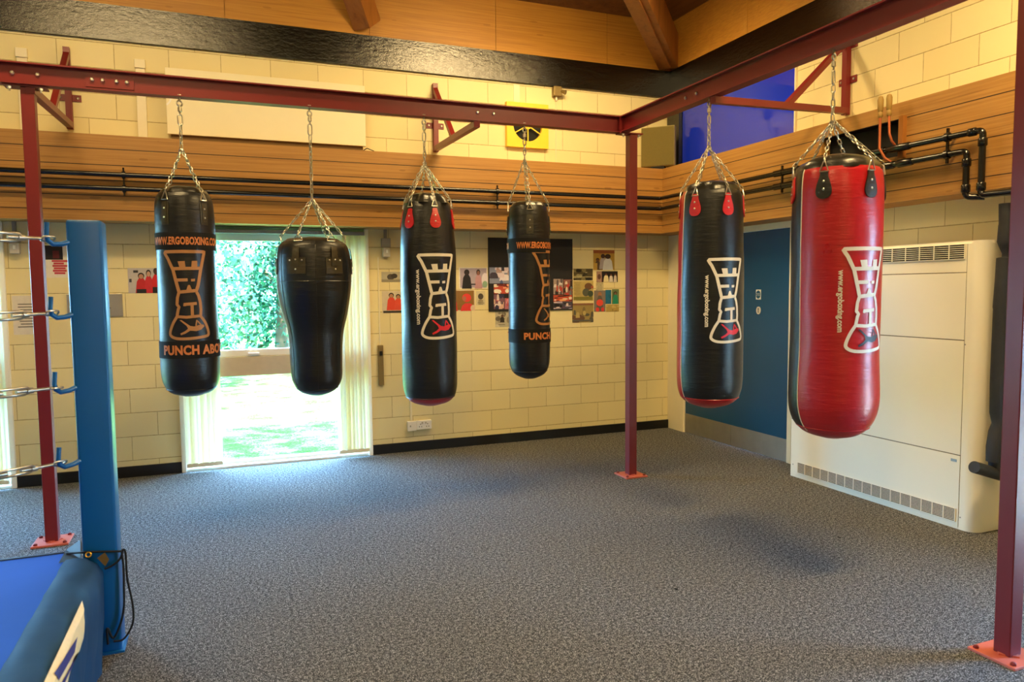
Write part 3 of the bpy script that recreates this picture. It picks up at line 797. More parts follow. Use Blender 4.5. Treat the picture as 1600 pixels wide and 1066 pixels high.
# 2: pear-shaped uppercut bag
b2 = Bag(-3.955, YB_, [(378, 46), (385, 52), (396, 55), (415, 56.5), (440, 57), (465, 54.5), (490, 49.5), (515, 43), (540, 40.5), (570, 39.5), (592, 38), (605, 32), (612, 24), (617, 10)],
         'black pear-shaped leather punch bag, wide at the top, hanging before the window', ['bk', 'bk'], zbot=606, group='punch bags hanging from the red frame')
b2.collar([(380, 46), (374, 38), (372, 22), (376, 6)], 'bk2', .03)
b2.hang((-3.955, YB_), on(489, 312, 'y', YBM).z, [(a, 'tabk') for a in (-27, 33, 93, 153, 213, 273)], 'rect4', None, 417, 374)
zz = b2.zrow(440)[0]; bm = BM(); tube(bm, [b2.pt(k*7.5, zz, .0012) for k in range(48)], .0022, 5, closed=True); obj('seam', bm, 'bk2', b2.body)
for dg in (3, 63, 123, 183, 243, 303):
    bm = BM(); tube(bm, [b2.pt(dg, b2.prof[-1][1]-.005-(k/30)*(b2.prof[-1][1]-b2.prof[0][1]-.06), .0008) for k in range(31)], .0016, 5); obj('seam', bm, 'bk2', b2.body)
# 3: black bag with red tabs and red bottom
b3 = Bag(-3.150, YB_, [(318, 34), (326, 36.5), (342, 39.5), (370, 42), (400, 43.5), (450, 43.2), (500, 43), (540, 43), (575, 43), (600, 42.5), (612, 40.5), (620, 37), (628, 27), (633, 10)],
         'black leather punch bag with ivory emblem, red tabs and red bottom, third from the left', ['bk', 'rd', 'bk'], zbot=619, group='punch bags hanging from the red frame')
b3.collar([(320, 34.5), (313, 31), (306, 25), (303, 16), (308, 5)], 'bk2', .11)
b3.hang((-3.164, YB_), on(664, 254, 'y', YBM).z, [(a, 'rd2') for a in (-43, 17, 77, 137, 197, 257)], 'drop', None, 343, 317)
b3.logo(18, 463, 'ivory', 'redprint', 1.0, (-21, 464, .98))
# 4: slim black bag with bronze print turned right
b4 = Bag(-2.360, YB_, [(323, 28.5), (332, 30.5), (350, 32), (375, 33), (410, 32.2), (450, 32), (500, 32.3), (545, 32.3), (566, 31.5), (577, 28.5), (585, 22), (591, 9)],
         'slim black punch bag, bronze emblem turned right, nearest the centre post', ['bk', 'bk'], zbot=579, group='punch bags hanging from the red frame')
b4.collar([(324, 28), (318, 24), (315, 15), (318, 5)], 'bk2', .05)
b4.hang((-2.387, YB_), on(823, 250, 'y', YBM).z, [(a, 'tabk') for a in (4, 94, 184, 274)], 'rect', None, 354, 322)
b4.band(374, 396, 'WWW.ERGOBOXING.COM', 2, 41, 148, .050)
b4.band(513, 534, 'PUNCH ABOVE THE REST', 1, 128, 284, .054)
b4.logo(58, 450, 'gold', 'gold', .93)
# 5: black bag with red side panel
b5 = Bag(XB_, -2.775, [(300, 43), (307, 46), (325, 47.5), (360, 49), (440, 50.3), (520, 50.5), (570, 50.3), (600, 49.3), (612, 47), (622, 42), (630, 31), (636, 12)],
         'large black punch bag with red side panel, in front of the blue door', ['bk', 'rd', 'rd'], front=(-57, 113), zbot=619, group='punch bags hanging from the red frame')
b5.collar([(301, 42.5), (296, 41), (290, 37), (286, 26), (290, 8)], 'bk2', .03)
b5.hang((XB_, -2.745), on(1110, 228, 'x', XBM).z, [(a, 'rd2') for a in (-29, 31, 91, 151, 211, 271)], 'drop', None, 323, 300)
b5.logo(29, 469, 'ivory', 'redprint', .90, (-5, 470, .93))
# 6: big red bag
b6 = Bag(XB_, -3.830, [(268, 62), (275, 64), (300, 66), (360, 66.5), (420, 66), (480, 65.2), (540, 65), (600, 66), (630, 65.5), (650, 61), (664, 53), (676, 38), (683, 14)],
         'large red leather punch bag with black side panel, the nearest bag', ['rd', 'bk', 'rd'], front=(-48, 126), zbot=664, group='punch bags hanging from the red frame')
b6.collar([(270, 61), (262, 60), (254, 52), (247, 36), (243, 18), (248, 5)], 'bk2', .025)
b6.hang((XB_, -3.790), on(1300, 190, 'x', XBM).z, [(-16, 'bk2'), (44, 'bk2'), (104, 'bk2'), (164, 'rd2'), (224, 'rd2'), (284, 'rd2')], 'drop', None, 294, 263)
b6.logo(40, 468, 'ivory', 'blackprint', .88, (7, 470, .90))

# ------------------------------------------------------------------ fan convector heater
hy0, hy1, hd, hz = -3.655, -2.165, .28, 1.81
h = thing('fan_heater', (-.14, (hy0+hy1)/2, 0), 'tall cream enamelled fan heater with top and bottom grilles against the wall', 'heater')
bm = BM(); prof = [(0, hy1), (-hd, hy1)]
prof += [(-hd, hy0)]
N = 10; rr = .075
cx, cy = -hd+rr+.02, hy0-.0
side = [(-hd, hy0)] + [(-hd+rr*(1-math.cos(a)), hy0-rr*math.sin(a)) for a in [PI/2*k/N for k in range(1, N+1)]] + [(0, hy0-rr)]
prof = [(0, hy1), (-hd, hy1)]+side
lo = [bm.verts.new((x, y, .0)) for x, y in prof]; hi = [bm.verts.new((x, y, hz)) for x, y in prof]
for i in range(len(prof)): j = (i+1) % len(prof); bm.faces.new((lo[i], lo[j], hi[j], hi[i]))
bm.faces.new(hi); bm.faces.new(lo[::-1])
te = [e for e in bm.edges if all(abs(v.co.z-hz) < 1e-5 for v in e.verts) and not all(abs(v.co.x) < 1e-5 for v in e.verts)]
bmesh.ops.bevel(bm, geom=te, offset=.018, segments=3, affect='EDGES')
obj('casing', bm, 'heat', h, 35)
fx = -hd
def panel(z0, z1, y0=hy0-.0+.03, y1=hy1-.004):
    bm = BM(); box(bm, fx-.003, fx+.002, y0, y1, z0, z1, .0012); return obj('panel', bm, 'heat', h)
panel(.012, .468); panel(.474, 1.192); panel(1.198, 1.612)
def grille(y0, y1, z0, z1, ny, nz, off=-.0035, hb=.002):
    bm = BM(); box(bm, fx+off, fx+off+.003, y0, y1, z0, z1); g = obj('grille', bm, 'dark', h)
    bm = BM()
    for k in range(nz+1): z = z0+(z1-z0)*k/nz; box(bm, fx+off-.004, fx+off, y0, y1, z-hb, z+hb)
    for k in range(ny+1): y = y0+(y1-y0)*k/ny; box(bm, fx+off-.0045, fx+off, y-.0022, y+.0022, z0, z1)
    obj('grille_bars', bm, 'heat', g)
grille(-3.608, -2.25, .046, .127, 17, 9, -.0065, .0013)
grille(-3.612, -2.25, 1.700, 1.790, 13, 7, -.0035, .002)
bm = BM()
for zz in (.471, 1.195, 1.615): box(bm, fx-.0012, fx-.0002, hy0+.03, hy1-.004, zz-.003, zz+.003)
box(bm, fx-.0012, fx-.0002, hy0+.0275, hy0+.0295, .012, hz-.02)
obj('panel_joint', bm, cm('6a6048'), h)
for (yy, z) in ((-2.195, .10), (-2.195, .50), (-3.634, 1.17), (-3.640, .08)):
    bm = BM(); disc(bm, (fx-.003, yy, z), (-1, 0, 0), .005, .002, 8); obj('screw', bm, 'grey', h)
bm = BM(); box(bm, fx-.0045, fx-.003, -3.605, -3.565, .425, .442); b_ = obj('maker_badge', bm, cm('8aa0b0'), h)

# ------------------------------------------------------------------ pipes
def pipe(pts, r, name, mat, label, cat, group=None, joints=(), jr=1.35):
    t = thing(name, pts[0], label, cat, group)
    P = [Vector(p) for p in pts]; out = [P[0]]
    for i in range(1, len(P)-1):
        a = (P[i-1]-P[i]).normalized(); b = (P[i+1]-P[i]).normalized(); R = r*1.6
        for k in range(6): f = k/5; out.append(P[i]+a*R*(1-f)**2+b*R*f*f)
    out.append(P[-1]); bm = BM(); tube(bm, out, r, 14); obj('pipe_run', bm, mat, t, 60)
    for (c, d, L) in joints:
        c, d = Vector(c), Vector(d).normalized(); bm = BM(); tube(bm, [c-d*L/2, c-d*L*.4, c+d*L*.4, c+d*L/2], [r*1.1, r*jr, r*jr, r*1.1], 12); obj('coupling', bm, mat, t, 50)
    return t
PD, PR = -.345, .019
zu, zl = 2.450, 2.345
up_ = pipe([(-10.9, PD, zu), (PD, PD, zu), (PD, -3.745, zu), (PD, -3.745, 2.068), (PD, -6.0, 2.045)], PR, 'heating_pipe', 'pipe', 'black heating pipe along the timber boarding, the upper of two', 'pipe', 'black heating pipes',
     [((PD, -2.6, zu), (0, 1, 0), .08), ((PD, -3.18, zu), (0, 1, 0), .16), ((PD, -3.745, zu-.07), (0, 0, 1), .05), ((PD, -3.745, 2.12), (0, 0, 1), .05), ((-.345, -3.68, zu), (0, 1, 0), .05)])
lo_ = pipe([(-10.9, PD, zl), (PD, PD, zl), (PD, -3.648, zl), (PD, -3.648, 2.070), (PD+.05, -3.735, 2.062)], PR, 'heating_pipe', 'pipe', 'black heating pipe along the timber boarding, the lower of two', 'pipe', 'black heating pipes',
     [((PD, -3.06, zl), (0, 1, 0), .16), ((PD, -3.22, zl), (0, 1, 0), .12), ((PD, -3.648, zl-.07), (0, 0, 1), .05), ((PD, -3.648, 2.12), (0, 0, 1), .05)])
# fatter lagged stretch beside the valves
for par, z, y0, y1 in ((up_, zu, -3.06, -2.0), (lo_, zl, -3.06, -2.0)):
    bm = BM(); tube(bm, [(PD, y0, z), (PD, y1, z)], .026, 14); obj('lagging', bm, 'pipe', par, 50)
def clip(p, ax):
    t = thing('pipe_clip', p, 'black clip bracket holding the pair of heating pipes to the boards', 'bracket', 'pipe clips on the boarding')
    bm = BM(); d = Vector((1, 0, 0)) if ax == 'x' else Vector((0, 1, 0)); q = Vector(p)
    for z in (zu, zl): tube(bm, [Vector((q.x, q.y, z))-d*.012, Vector((q.x, q.y, z))+d*.012], .029, 12)
    bar(bm, (q.x, q.y, zl-.055), (q.x, q.y, zu+.055), .016, .012, d); 
    n = Vector((0, 1, 0)) if ax == 'x' else Vector((1, 0, 0))
    for z in (zu, zl): tube(bm, [Vector((q.x, q.y, z)), Vector((q.x, q.y, z))+n*.063], .010, 8)
    obj('clip_body', bm, 'pipe', t, 40)
for px_, py_ in ((193, 270), (777, 305)): clip((on(px_, py_, 'y', PD).x, PD, zl), 'x')
clip((on(-400, 300, 'y', PD).x, PD, zl), 'x')
for yy in (on(1222, 285, 'x', PD).y, on(1244, 280, 'x', PD).y, -3.52): clip((PD, yy, zl), 'y')
for i, (yy, zb, lab) in enumerate(((-3.052, zl+.02, 'copper vent pipe with a tan valve above the black heating pipes, the left one'), (-3.120, zu+.02, 'copper vent pipe with a tan valve above the black heating pipes, the right one'))):
    X = PD-.012; t = thing('vent_pipe', (X, yy, zb), lab, 'pipe', 'copper vent pipes')
    bm = BM()
    if i == 0: tube(bm, [(PD, yy-.06, zl+.02), (X-.02, yy-.035, zl+.05), (X-.03, yy, zl+.12), (X-.03, yy, 2.68)], .009, 10)
    else: tube(bm, [(PD, yy-.02, zu+.02), (X-.02, yy-.018, zu+.05), (X-.02, yy, zu+.10), (X-.02, yy+.008, 2.69)], .008, 10)
    obj('tube', bm, 'copper', t, 50)
    bm = BM(); z0 = 2.665; c = (X-.03 if i == 0 else X-.02, yy+(.008 if i else 0))
    lathe(bm, c[0], c[1], [(.009, z0), (.016, z0+.01), (.016, z0+.035), (.013, z0+.04), (.018, z0+.05), (.020, z0+.12), (.014, z0+.14), (.006, z0+.145)], 12); obj('valve', bm, 'tan', t, 40)
# lagged risers beside the heater
lg = thing('lagged_riser', (-.11, -3.79, .33), 'thick black foam-lagged pipe rising beside the heater', 'pipe')
bm = BM(); X = -.11
YR = -3.805
def rp_(px_, py_): q = on(px_, py_, 'y', YR); return q
rows = [(318, 1574, .044), (350, 1573, .041), (352, 1573, .043), (378, 1571, .044), (386, 1570, .030), (396, 1571, .018), (402, 1571, .020), (404, 1570, .044), (440, 1567, .042), (480, 1564, .043), (484, 1564, .041), (540, 1562, .043), (600, 1560, .045), (645, 1559, .044), (662, 1560, .036), (675, 1558, .046), (700, 1553, .043), (722, 1550, .034)]
tube(bm, [rp_(c, r_) for r_, c, _ in rows], [w_ for *_, w_ in rows], 14); obj('lagging', bm, 'lag', lg, 60)
bm = BM(); c = rp_(1556, 735); tube(bm, [rp_(1522, 730), rp_(1566, 743)], .036, 16); obj('stub', bm, 'lag', lg, 50)
bm = BM(); tube(bm, [c, rp_(1554, 705)], .038, 12); obj('elbow', bm, 'lag', lg, 50)
l2 = thing('lagged_riser', (-.08, -3.90, .35), 'second lagged riser, half hidden by the right-hand red post', 'pipe')
bm = BM(); tube(bm, [(-.08, -3.92, 2.0), (-.08, -3.925, 1.4), (-.08, -3.93, 1.0), (-.08, -3.92, .36)], [.04, .042, .042, .03], 12); obj('lagging', bm, 'lag', l2, 60)
t = thing('junction_box', (0, -3.77, 1.62), 'small cream box on the wall between the lagged pipes', 'box')
bm = BM(); p = on(1580, 396, 'x', 0); box(bm, -.05, 0, p.y-.06, p.y-.01, p.z-.035, p.z+.035, .004); obj('cover', bm, 'cream', t)

# ------------------------------------------------------------------ things high on the walls
def wrect(px0, py0, px1, py1, y=0.):
    a = on(px0, (py0+py1)/2, 'y', y).x; b = on(px1, (py0+py1)/2, 'y', y).x; cxp = (px0+px1)/2
    return a, b, on(cxp, py1, 'y', y).z, on(cxp, py0, 'y', y).z
t = thing('wall_board', (-4.1, 0, 2.84), 'large blank cream board standing proud of the wall above the timber', 'board')
bm = BM(); box(bm, -4.911, -3.288, -.085, -.055, 2.838, 3.370, .002); obj('face_board', bm, 'board', t)
bm = BM(); box(bm, -4.885, -3.310, -.055, 0, 2.765, 3.34); obj('backing_batten', bm, 'batten', t)
bm = BM(); c0 = on(259, 153, 'y', -.086); stroke(bm, cr([(0, 0), (.03, .012), (.032, -.02), (.005, -.055)], False), .013, False, .01)
for v in bm.verts: v.co = Vector((c0.x+v.co.x, -.0858, c0.z+v.co.y))
obj('scribble', bm, 'white', t)
t = thing('cable_tail', (-3.3, -.03, 2.76), 'thin dark cable curling from the end of the cream board', 'cable')
bm = BM(); tube(bm, [(-3.33, -.03, 2.79), (-3.27, -.035, 2.83), (-3.21, -.035, 2.81), (-3.17, -.035, 2.767)], .004, 6); obj('cable', bm, 'cord', t)
f = thing('extractor_fan', (-1.68, 0, 2.92), 'square yellow extractor fan with a round dark opening high on the back wall', 'fan')
bm = BM(); cxf, czf, R = -1.684, 3.148, .155; n = 40
ring = [bm.verts.new((cxf+R*math.cos(2*PI*k/n), -.05, czf+R*math.sin(2*PI*k/n))) for k in range(n)]
sq = []
for k in range(n):
    a = 2*PI*k/n; c_, s_ = math.cos(a), math.sin(a); m = max(abs(c_), abs(s_)); sq.append(bm.verts.new((cxf+.222*c_/m, -.05, czf+.215*s_/m)))
bk = [bm.verts.new((v.co.x, 0, v.co.z)) for v in sq]; rin = [bm.verts.new((v.co.x, -.01, v.co.z)) for v in ring]
for k in range(n):
    j = (k+1) % n; bm.faces.new((ring[k], ring[j], sq[j], sq[k])); bm.faces.new((sq[k], sq[j], bk[j], bk[k])); bm.faces.new((ring[j], ring[k], rin[k], rin[j]))
obj('cover', bm, 'yellow', f)
bm = BM(); tube(bm, [(cxf, -.012, czf), (cxf, -.004, czf)], R, 32); obj('opening', bm, 'dark', f)
bm = BM()
for k in range(6): a = PI/4*1+k*PI/3-.26; bar(bm, (cxf, -.045, czf), (cxf+R*math.cos(a), -.045, czf+R*math.sin(a)), .010, .010, (0, 1, 0))
tube(bm, [(cxf, -.052, czf), (cxf, -.03, czf)], .038, 18); obj('guard', bm, 'yellow', f)
s = thing('sensor_box', (-1.35, 0, 3.46), 'small yellowed box with a sensor under the black beam', 'sensor')
bm = BM(); box(bm, -1.402, -1.315, -.06, 0, 3.458, 3.555, .006); obj('housing', bm, 'bronze', s)
bm = BM(); tube(bm, [(-1.325, -.05, 3.51), (-1.29, -.09, 3.49)], [.012, .024], 12); obj('lens', bm, 'bronze', s, 50)
bm = BM(); tube(bm, [(-1.36, -.02, 3.458), (-1.36, -.02, 3.42)], .012, 8); tube(bm, [(-1.36, -.01, 3.42), (-1.363, -.008, 3.0), (-1.363, -.008, 2.76)], .0035, 6); obj('cable', bm, 'cream', s)
t = thing('trunking', (-1.8, 0, 3.35), 'thin painted conduit running up the wall above the yellow fan', 'conduit')
bm = BM(); box(bm, -1.815, -1.75, -.008, 0, 3.365, 3.545, .002); obj('cover', bm, 'cream', t)
for px_, lab in ((221, 'painted vertical trunking on the wall left of the cream board'), (38, 'painted vertical trunking on the wall behind the left red post')):
    xx = on(px_, 150, 'y', 0).x; t = thing('trunking', (xx, 0, 2.76), lab, 'conduit')
    bm = BM(); box(bm, xx-.035, xx+.035, -.022, 0, 2.762, 3.36, .003); obj('cover', bm, 'cream', t)
    bm = BM(); box(bm, xx-.04, xx+.04, -.035, 0, 3.36, 3.43, .004); obj('end_box', bm, 'board', t)
# loudspeaker in the corner, turned towards the room
sp = thing('loudspeaker', (-.26, -.26, 2.765), 'square loudspeaker with an olive cloth front on the timber ledge in the corner', 'speaker')
def corner_box(bm, w, d0, d1, z0, z1, bev=0):
    n = Vector((-1, -1, 0)).normalized(); s_ = Vector((1, -1, 0)).normalized(); c = Vector((-.208, -.122, 0))
    b = BM(); box(b, -w/2, w/2, d0, d1, z0, z1, bev)
    for v in b.verts: v.co = c+s_*v.co.x+n*v.co.y+Vector((0, 0, v.co.z))
    me = bpy.data.meshes.new('t'); b.to_mesh(me); b.free(); bm.from_mesh(me); bpy.data.meshes.remove(me)
bm = BM(); corner_box(bm, .345, .02, .12, 2.80, 3.205, .004); obj('cabinet', bm, 'spkbox', sp)
bm = BM(); corner_box(bm, .337, .12, .128, 2.806, 3.198, .002); obj('grille_cloth', bm, 'spk', sp)
bm = BM(); corner_box(bm, .14, .02, .118, 2.764, 2.80); obj('bracket', bm, 'dark', sp)
# blue panel on right wall
t = thing('wall_panel', (0, -1.05, 2.8), 'glossy bright blue panel high on the right wall', 'panel')
bm = BM(); box(bm, -.018, 0, -1.853, -.250, 2.770, 3.385, .002); obj('sheet', bm, 'bluepanel', t)
bm = BM(); box(bm, -.022, 0, -1.866, -1.853, 2.765, 3.39); obj('edge_strip', bm, 'cream', t)

# ------------------------------------------------------------------ electrical fittings, low and mid wall
def boxthing(name, label, cat, parts, group=None):
    a = parts[0]; t = thing(name, ((a[1]+a[2])/2, 0, a[5]), label, cat, group)
    for (nm, x0, x1, y0, y1, z0, z1, mat, bev) in [(p[0], p[1], p[2], p[3], p[4], p[5], p[6], p[7], p[8]) for p in parts]:
        bm = BM(); box(bm, x0, x1, y0, y1, z0, z1, bev); obj(nm, bm, mat, t)
    return t
def fused(px_, lab):
    x = on(px_, 380, 'y', 0).x
    boxthing('fused_switch', lab, 'switch', [('lower_box', x-.032, x+.036, -.055, 0, 1.850, 1.935, 'lgrey', .008), ('upper_box', x-.042, x+.042, -.04, 0, 1.937, 2.022, 'grey', .004), ('conduit', x-.014, x+.014, -.02, 0, 2.022, 2.103, 'grey', .002), ('rocker', x-.006, x+.012, -.060, -.055, 1.885, 1.915, 'white', .001)])
fused(602, 'grey wall switch box beside the right side of the window'); fused(24, 'grey wall switch box behind the left red post')
boxthing('window_winder', 'long bronze window opener handle on the wall right of the window', 'handle', [('bar', -3.208, -3.158, -.028, 0, .655, 1.030, 'bronze', .004), ('hub', -3.195, -3.170, -.045, -.028, .935, .975, 'dark', .003), ('cable_cover', -3.19, -3.178, -.008, 0, 1.03, 1.85, 'cream', .001)])
t = boxthing('wall_socket', 'white double power socket low on the wall right of the window', 'socket', [('backbox', -2.857, -2.708, -.034, 0, .207, .293, 'white', .003)])
bm = BM()
for cx_ in (-2.818, -2.748):
    for dx, dz in ((0, .014), (-.011, -.010), (.011, -.010)): box(bm, cx_+dx-.003, cx_+dx+.003, -.0352, -.0338, .245+dz-.005, .245+dz+.005)
obj('pin_holes', bm, 'dark', t)
for cx_ in (-2.800, -2.766): bm = BM(); box(bm, cx_-.008, cx_+.008, -.040, -.034, .262, .282, .002); obj('rocker', bm, 'lgrey', t)
boxthing('spur_outlet', 'white square spur outlet left of the double socket with conduit above', 'switch', [('faceplate', -2.943, -2.858, -.036, 0, .200, .292, 'white', .003), ('rocker', -2.922, -2.912, -.040, -.036, .24, .255, 'grey', .001), ('conduit', -2.912, -2.892, -.016, 0, .292, 1.30, 'cream', .002)])

# ------------------------------------------------------------------ photographs and notices on the wall
def pic(name, px, label, cat, bg, blobs=(), border=None, y=-.0015, group='photographs and cuttings on the back wall'):
    x0, x1, z0, z1 = wrect(*px); W, H = x1-x0, z1-z0
    t = thing(name, ((x0+x1)/2, 0, z0), label, cat, group)
    bm = BM(); box(bm, x0, x1, y, y+.0015 if y < -.002 else 0, z0, z1); obj('sheet', bm, cm(border or bg), t)
    m = .0 if border is None else .04
    bm = BM(); mats = []
    def mi(c):
        if c not in mats: mats.append(c)
        return mats.index(c)
    lay = y-.0004
    if border:
        f = bm.faces.new([bm.verts.new((x0+W*u, lay, z0+H*v)) for u, v in ((m, m), (1-m, m), (1-m, 1-m), (m, 1-m))]); f.material_index = mi(bg)
    for b in blobs:
        lay -= .00012; k, c, cx_, cy_, rx, ry = b[:6]
        if k == 'r': pts = [(cx_-rx, cy_-ry), (cx_+rx, cy_-ry), (cx_+rx, cy_+ry), (cx_-rx, cy_+ry)]
        elif k == 'p': pts = [(cx_-rx, cy_-ry), (cx_+rx, cy_-ry), (cx_+rx*.75, cy_+ry*.55), (cx_+rx*.35, cy_+ry), (cx_-rx*.35, cy_+ry), (cx_-rx*.75, cy_+ry*.55)]
        else: pts = [(cx_+rx*math.cos(q*PI/8), cy_+ry*math.sin(q*PI/8)) for q in range(16)]
        pts = [(min(1, max(0, u)), min(1, max(0, v_))) for u, v_ in pts]
        f = bm.faces.new([bm.verts.new((x0+W*u, lay, z0+H*v_)) for u, v_ in pts]); f.material_index = mi(c)
    if mats:
        o = obj('print', bm, [cm(c) for c in mats], t)
    else: bm.free()
    return t
def person(c, cx_, base, w, h_, head='6b4030', hair='1a1412'):
    return [('p', c, cx_, base+h_*.38, w/2, h_*.38), ('e', hair, cx_, base+h_*.86, w*.27, h_*.145), ('e', head, cx_, base+h_*.83, w*.2, h_*.11)]
def textlines(c, n, x=.5, w=.38, y0=.85, y1=.1, h=.02, seed=1):
    r = random.Random(seed); return [('r', c, x+r.uniform(-.02, .02), y0+(y1-y0)*k/(n-1), w*r.uniform(.6, 1), h) for k in range(n)]
pic('wall_poster', (71, 384, 122, 434), 'white poster with a black block and red lettering behind the blue ring post', 'poster', 'e4dccb',
    [('r', '1c1210', .27, .78, .27, .22), ('r', '5c1018', .33, .72, .1, .12)]+textlines('c03a48', 6, .42, .25, .52, .14, .03, 2)+[('p', '181414', .92, .35, .12, .32), ('e', '181414', .86, .72, .1, .08)])
pic('team_photo', (200, 419, 262, 458), 'photo of four people in red tracksuits, left of the first bag', 'photo', 'b9b2b0',
    [('r', '38383a', .2, .86, .06, .05), ('r', '404248', .06, .5, .03, .07)] + person('b81c24', .33, -.05, .3, .86, 'b08068') + person('c02430', .52, -.05, .24, .98, 'c09880') + person('c81c22', .73, -.05, .32, 1.08, '4a2c20') + person('c2202a', .93, -.05, .26, .9, 'b08068')
    + [('r', '181418', .33, .06, .12, .1), ('r', '181418', .73, .1, .12, .14), ('r', '201c20', .95, .05, .08, .1)])
pic('wall_notice', (20, 462, 64, 523), 'white typed notice low behind the left red post', 'notice', 'dcd4c8', textlines('6a625c', 9, .5, .36, .78, .2, .012, 3))
x0, x1, z0, z1 = wrect(105, 459, 192, 495)
t = thing('steel_plaque', (-5.5, 0, z0), 'brushed steel plaque with engraved lines, behind the blue ring post', 'plaque')
bm = BM(); box(bm, x0, x1, -.012, 0, z0, z1, .003); obj('plate', bm, 'plaque', t)
bm = BM()
for zz, xa, xb in ((.70, .1, .68), (.37, .05, .78)): box(bm, x0+(x1-x0)*xa, x0+(x1-x0)*xb, -.0125, -.0118, z0+(z1-z0)*zz-.003, z0+(z1-z0)*zz+.003)
obj('engraving', bm, cm('4a4440'), t)
pic('newspaper_cutting', (596, 425, 632, 441), 'small grey photo cutting above the one of the red dresses', 'cutting', 'b0a890', [('e', '4a443c', .4, .5, .16, .3), ('e', '38322c', .55, .6, .14, .24), ('r', '8c8470', .5, .15, .5, .12)])
pic('wall_photo', (597, 455, 633, 489), 'photo of two figures in red, left of the third bag', 'photo', 'cfc0a4', person('d8442c', .40, .12, .42, .8, 'b08060') + person('dc4c34', .70, .12, .38, .74, 'b08060')+[('r', '3a322c', .5, .05, .46, .05)])
pic('wall_photo', (717, 418, 762, 451), 'photo of a man in black shaking hands with a figure in pink', 'photo', 'a89cae', person('141218', .27, -.05, .34, .95, '2a1c1a')+person('b88a94', .67, -.05, .26, .95, '8a5a4a')+[('r', '2a2224', .47, .2, .1, .03), ('e', 'd8d0e0', .9, .4, .12, .34), ('e', '88a890', .9, .2, .09, .16)], border='e8e0d0')
pic('wall_photo', (706, 453, 742, 486), 'photo of a boxer in a red headguard', 'photo', '8a6428', [('p', 'd82c28', .08, .25, .16, .3), ('p', 'd83430', .68, .12, .32, .24), ('e', 'd8bca0', .92, .12, .12, .16), ('e', 'e03a34', .64, .62, .2, .2), ('e', 'b06a50', .54, .58, .08, .12)], border='d8c8a8')
pic('newspaper_cutting', (744, 455, 758, 477), 'tiny newspaper cutting beside the red headguard photo', 'cutting', 'cfc4a0', [('e', '4c443c', .5, .62, .3, .22)]+textlines('7a7260', 5, .5, .4, .35, .08, .02, 4))
# black board with collage
t = thing('notice_board', (-1.64, -.0015, 1.32), 'black board on the back wall behind the slim bag', 'board')
bm = BM(); box(bm, -2.101, -1.180, -.0115, -.0015, 1.322, 2.047, .002); obj('sheet', bm, cm('16151a'), t)
G2 = 'press pictures on the black board'
def col(name, px, label, bg, seed, cols, n=16, blobs=()):
    r = random.Random(seed); B = []
    for k in range(n): B.append((r.choice('eerp'), r.choice(cols), r.random(), r.random(), r.uniform(.06, .2), r.uniform(.06, .22)))
    return pic(name, px, label, 'picture', bg, list(B)+list(blobs), y=-.012, group=G2)
col('press_picture', (764, 418, 802, 443), 'wide boxing photo at the top left of the black board', '8088a8', 1, ['d8c8d8', 'c86a58', '4a5a8c', 'e0d8e8', 'b09090', '3a3448'])
col('press_picture', (771, 444, 802, 459), 'red and white photo below the wide one on the black board', 'c04a38', 2, ['e8dcc8', 'c83028', 'e8a080', '6a2420', 'f0e8dc'])
col('press_picture', (771, 460, 787, 483), 'upright photo of two boxers at the bottom left of the black board', '7a5468', 3, ['d8b0a0', 'c84438', '2c2c50', 'e0d0d0'], 12)
col('press_picture', (788, 466, 803, 483), 'small pink photo low on the black board', 'b06a80', 5, ['d890a0', 'c04048', 'e0c8d8'], 10)
col('press_picture', (864, 436, 879, 460), 'tall photo at the right part of the black board, upper left one', '9c8c88', 6, ['d8d0d0', '5a5058', 'b04038', '2c282c'], 12)
col('press_picture', (880, 437, 893, 461), 'narrow red and grey photo at the right edge of the black board', '8a5850', 7, ['5a7a88', 'c03c34', 'e0d0c0', '302020'], 12)
col('press_picture', (864, 461, 893, 471), 'orange-red strip photo in the right part of the black board', 'c05038', 8, ['e8a870', 'd83c28', '3a1c18', 'e8d8c8'], 12)
col('press_picture', (864, 471, 893, 483), 'dark crowd photo at the bottom right of the black board', '484458', 9, ['b8a8c0', '14141c', 'd8c8d0', '6a3c58'], 14)
def clip_(px, label, bg, seed, cols, n=14, extra=(), name='newspaper_cutting'):
    r = random.Random(seed); B = [(r.choice('eep'), r.choice(cols), r.random(), r.random(), r.uniform(.05, .16), r.uniform(.06, .2)) for _ in range(n)]
    return pic(name, px, label, 'cutting', bg, B+list(extra))
clip_((774, 487, 804, 511), 'grey newspaper page hanging below the black board', 'b8b098', 11, ['8c8474', '6a6458', 'd0c8b0'], 10, textlines('5a5448', 5, .3, .2, .9, .15, .015, 5)+person('2c2824', .35, .3, .24, .5))
clip_((896, 420, 926, 438), 'dark crowd picture strip right of the black board', '4a4228', 12, ['2a2414', '7a7048', '8c8460', '1c180c'], 16, [('r', 'c8bc8c', .5, .28, .5, .02)])
clip_((896, 439, 927, 470), 'newspaper page with boxers in action right of the black board', 'b8a464', 13, ['c8b474'], 3, textlines('8a7c50', 9, .2, .17, .9, .3, .012, 6)+[('e', '6a4a30', .75, .72, .2, .18), ('e', '54584a', .62, .42, .18, .2), ('e', '3c4a3c', .85, .35, .14, .16), ('r', '7a7430', .45, .12, .5, .08), ('e', 'a85a3c', .95, .68, .08, .07)])
clip_((894, 474, 927, 504), 'faded team picture, lowest of the cuttings beside the black board', '9c8850', 14, ['b8a468', '7a6a48', '6a4c3c', '58584c'], 14, [('r', '8a5c40', .5, .95, .5, .05), ('r', '5c5c58', .5, .1, .5, .04)])
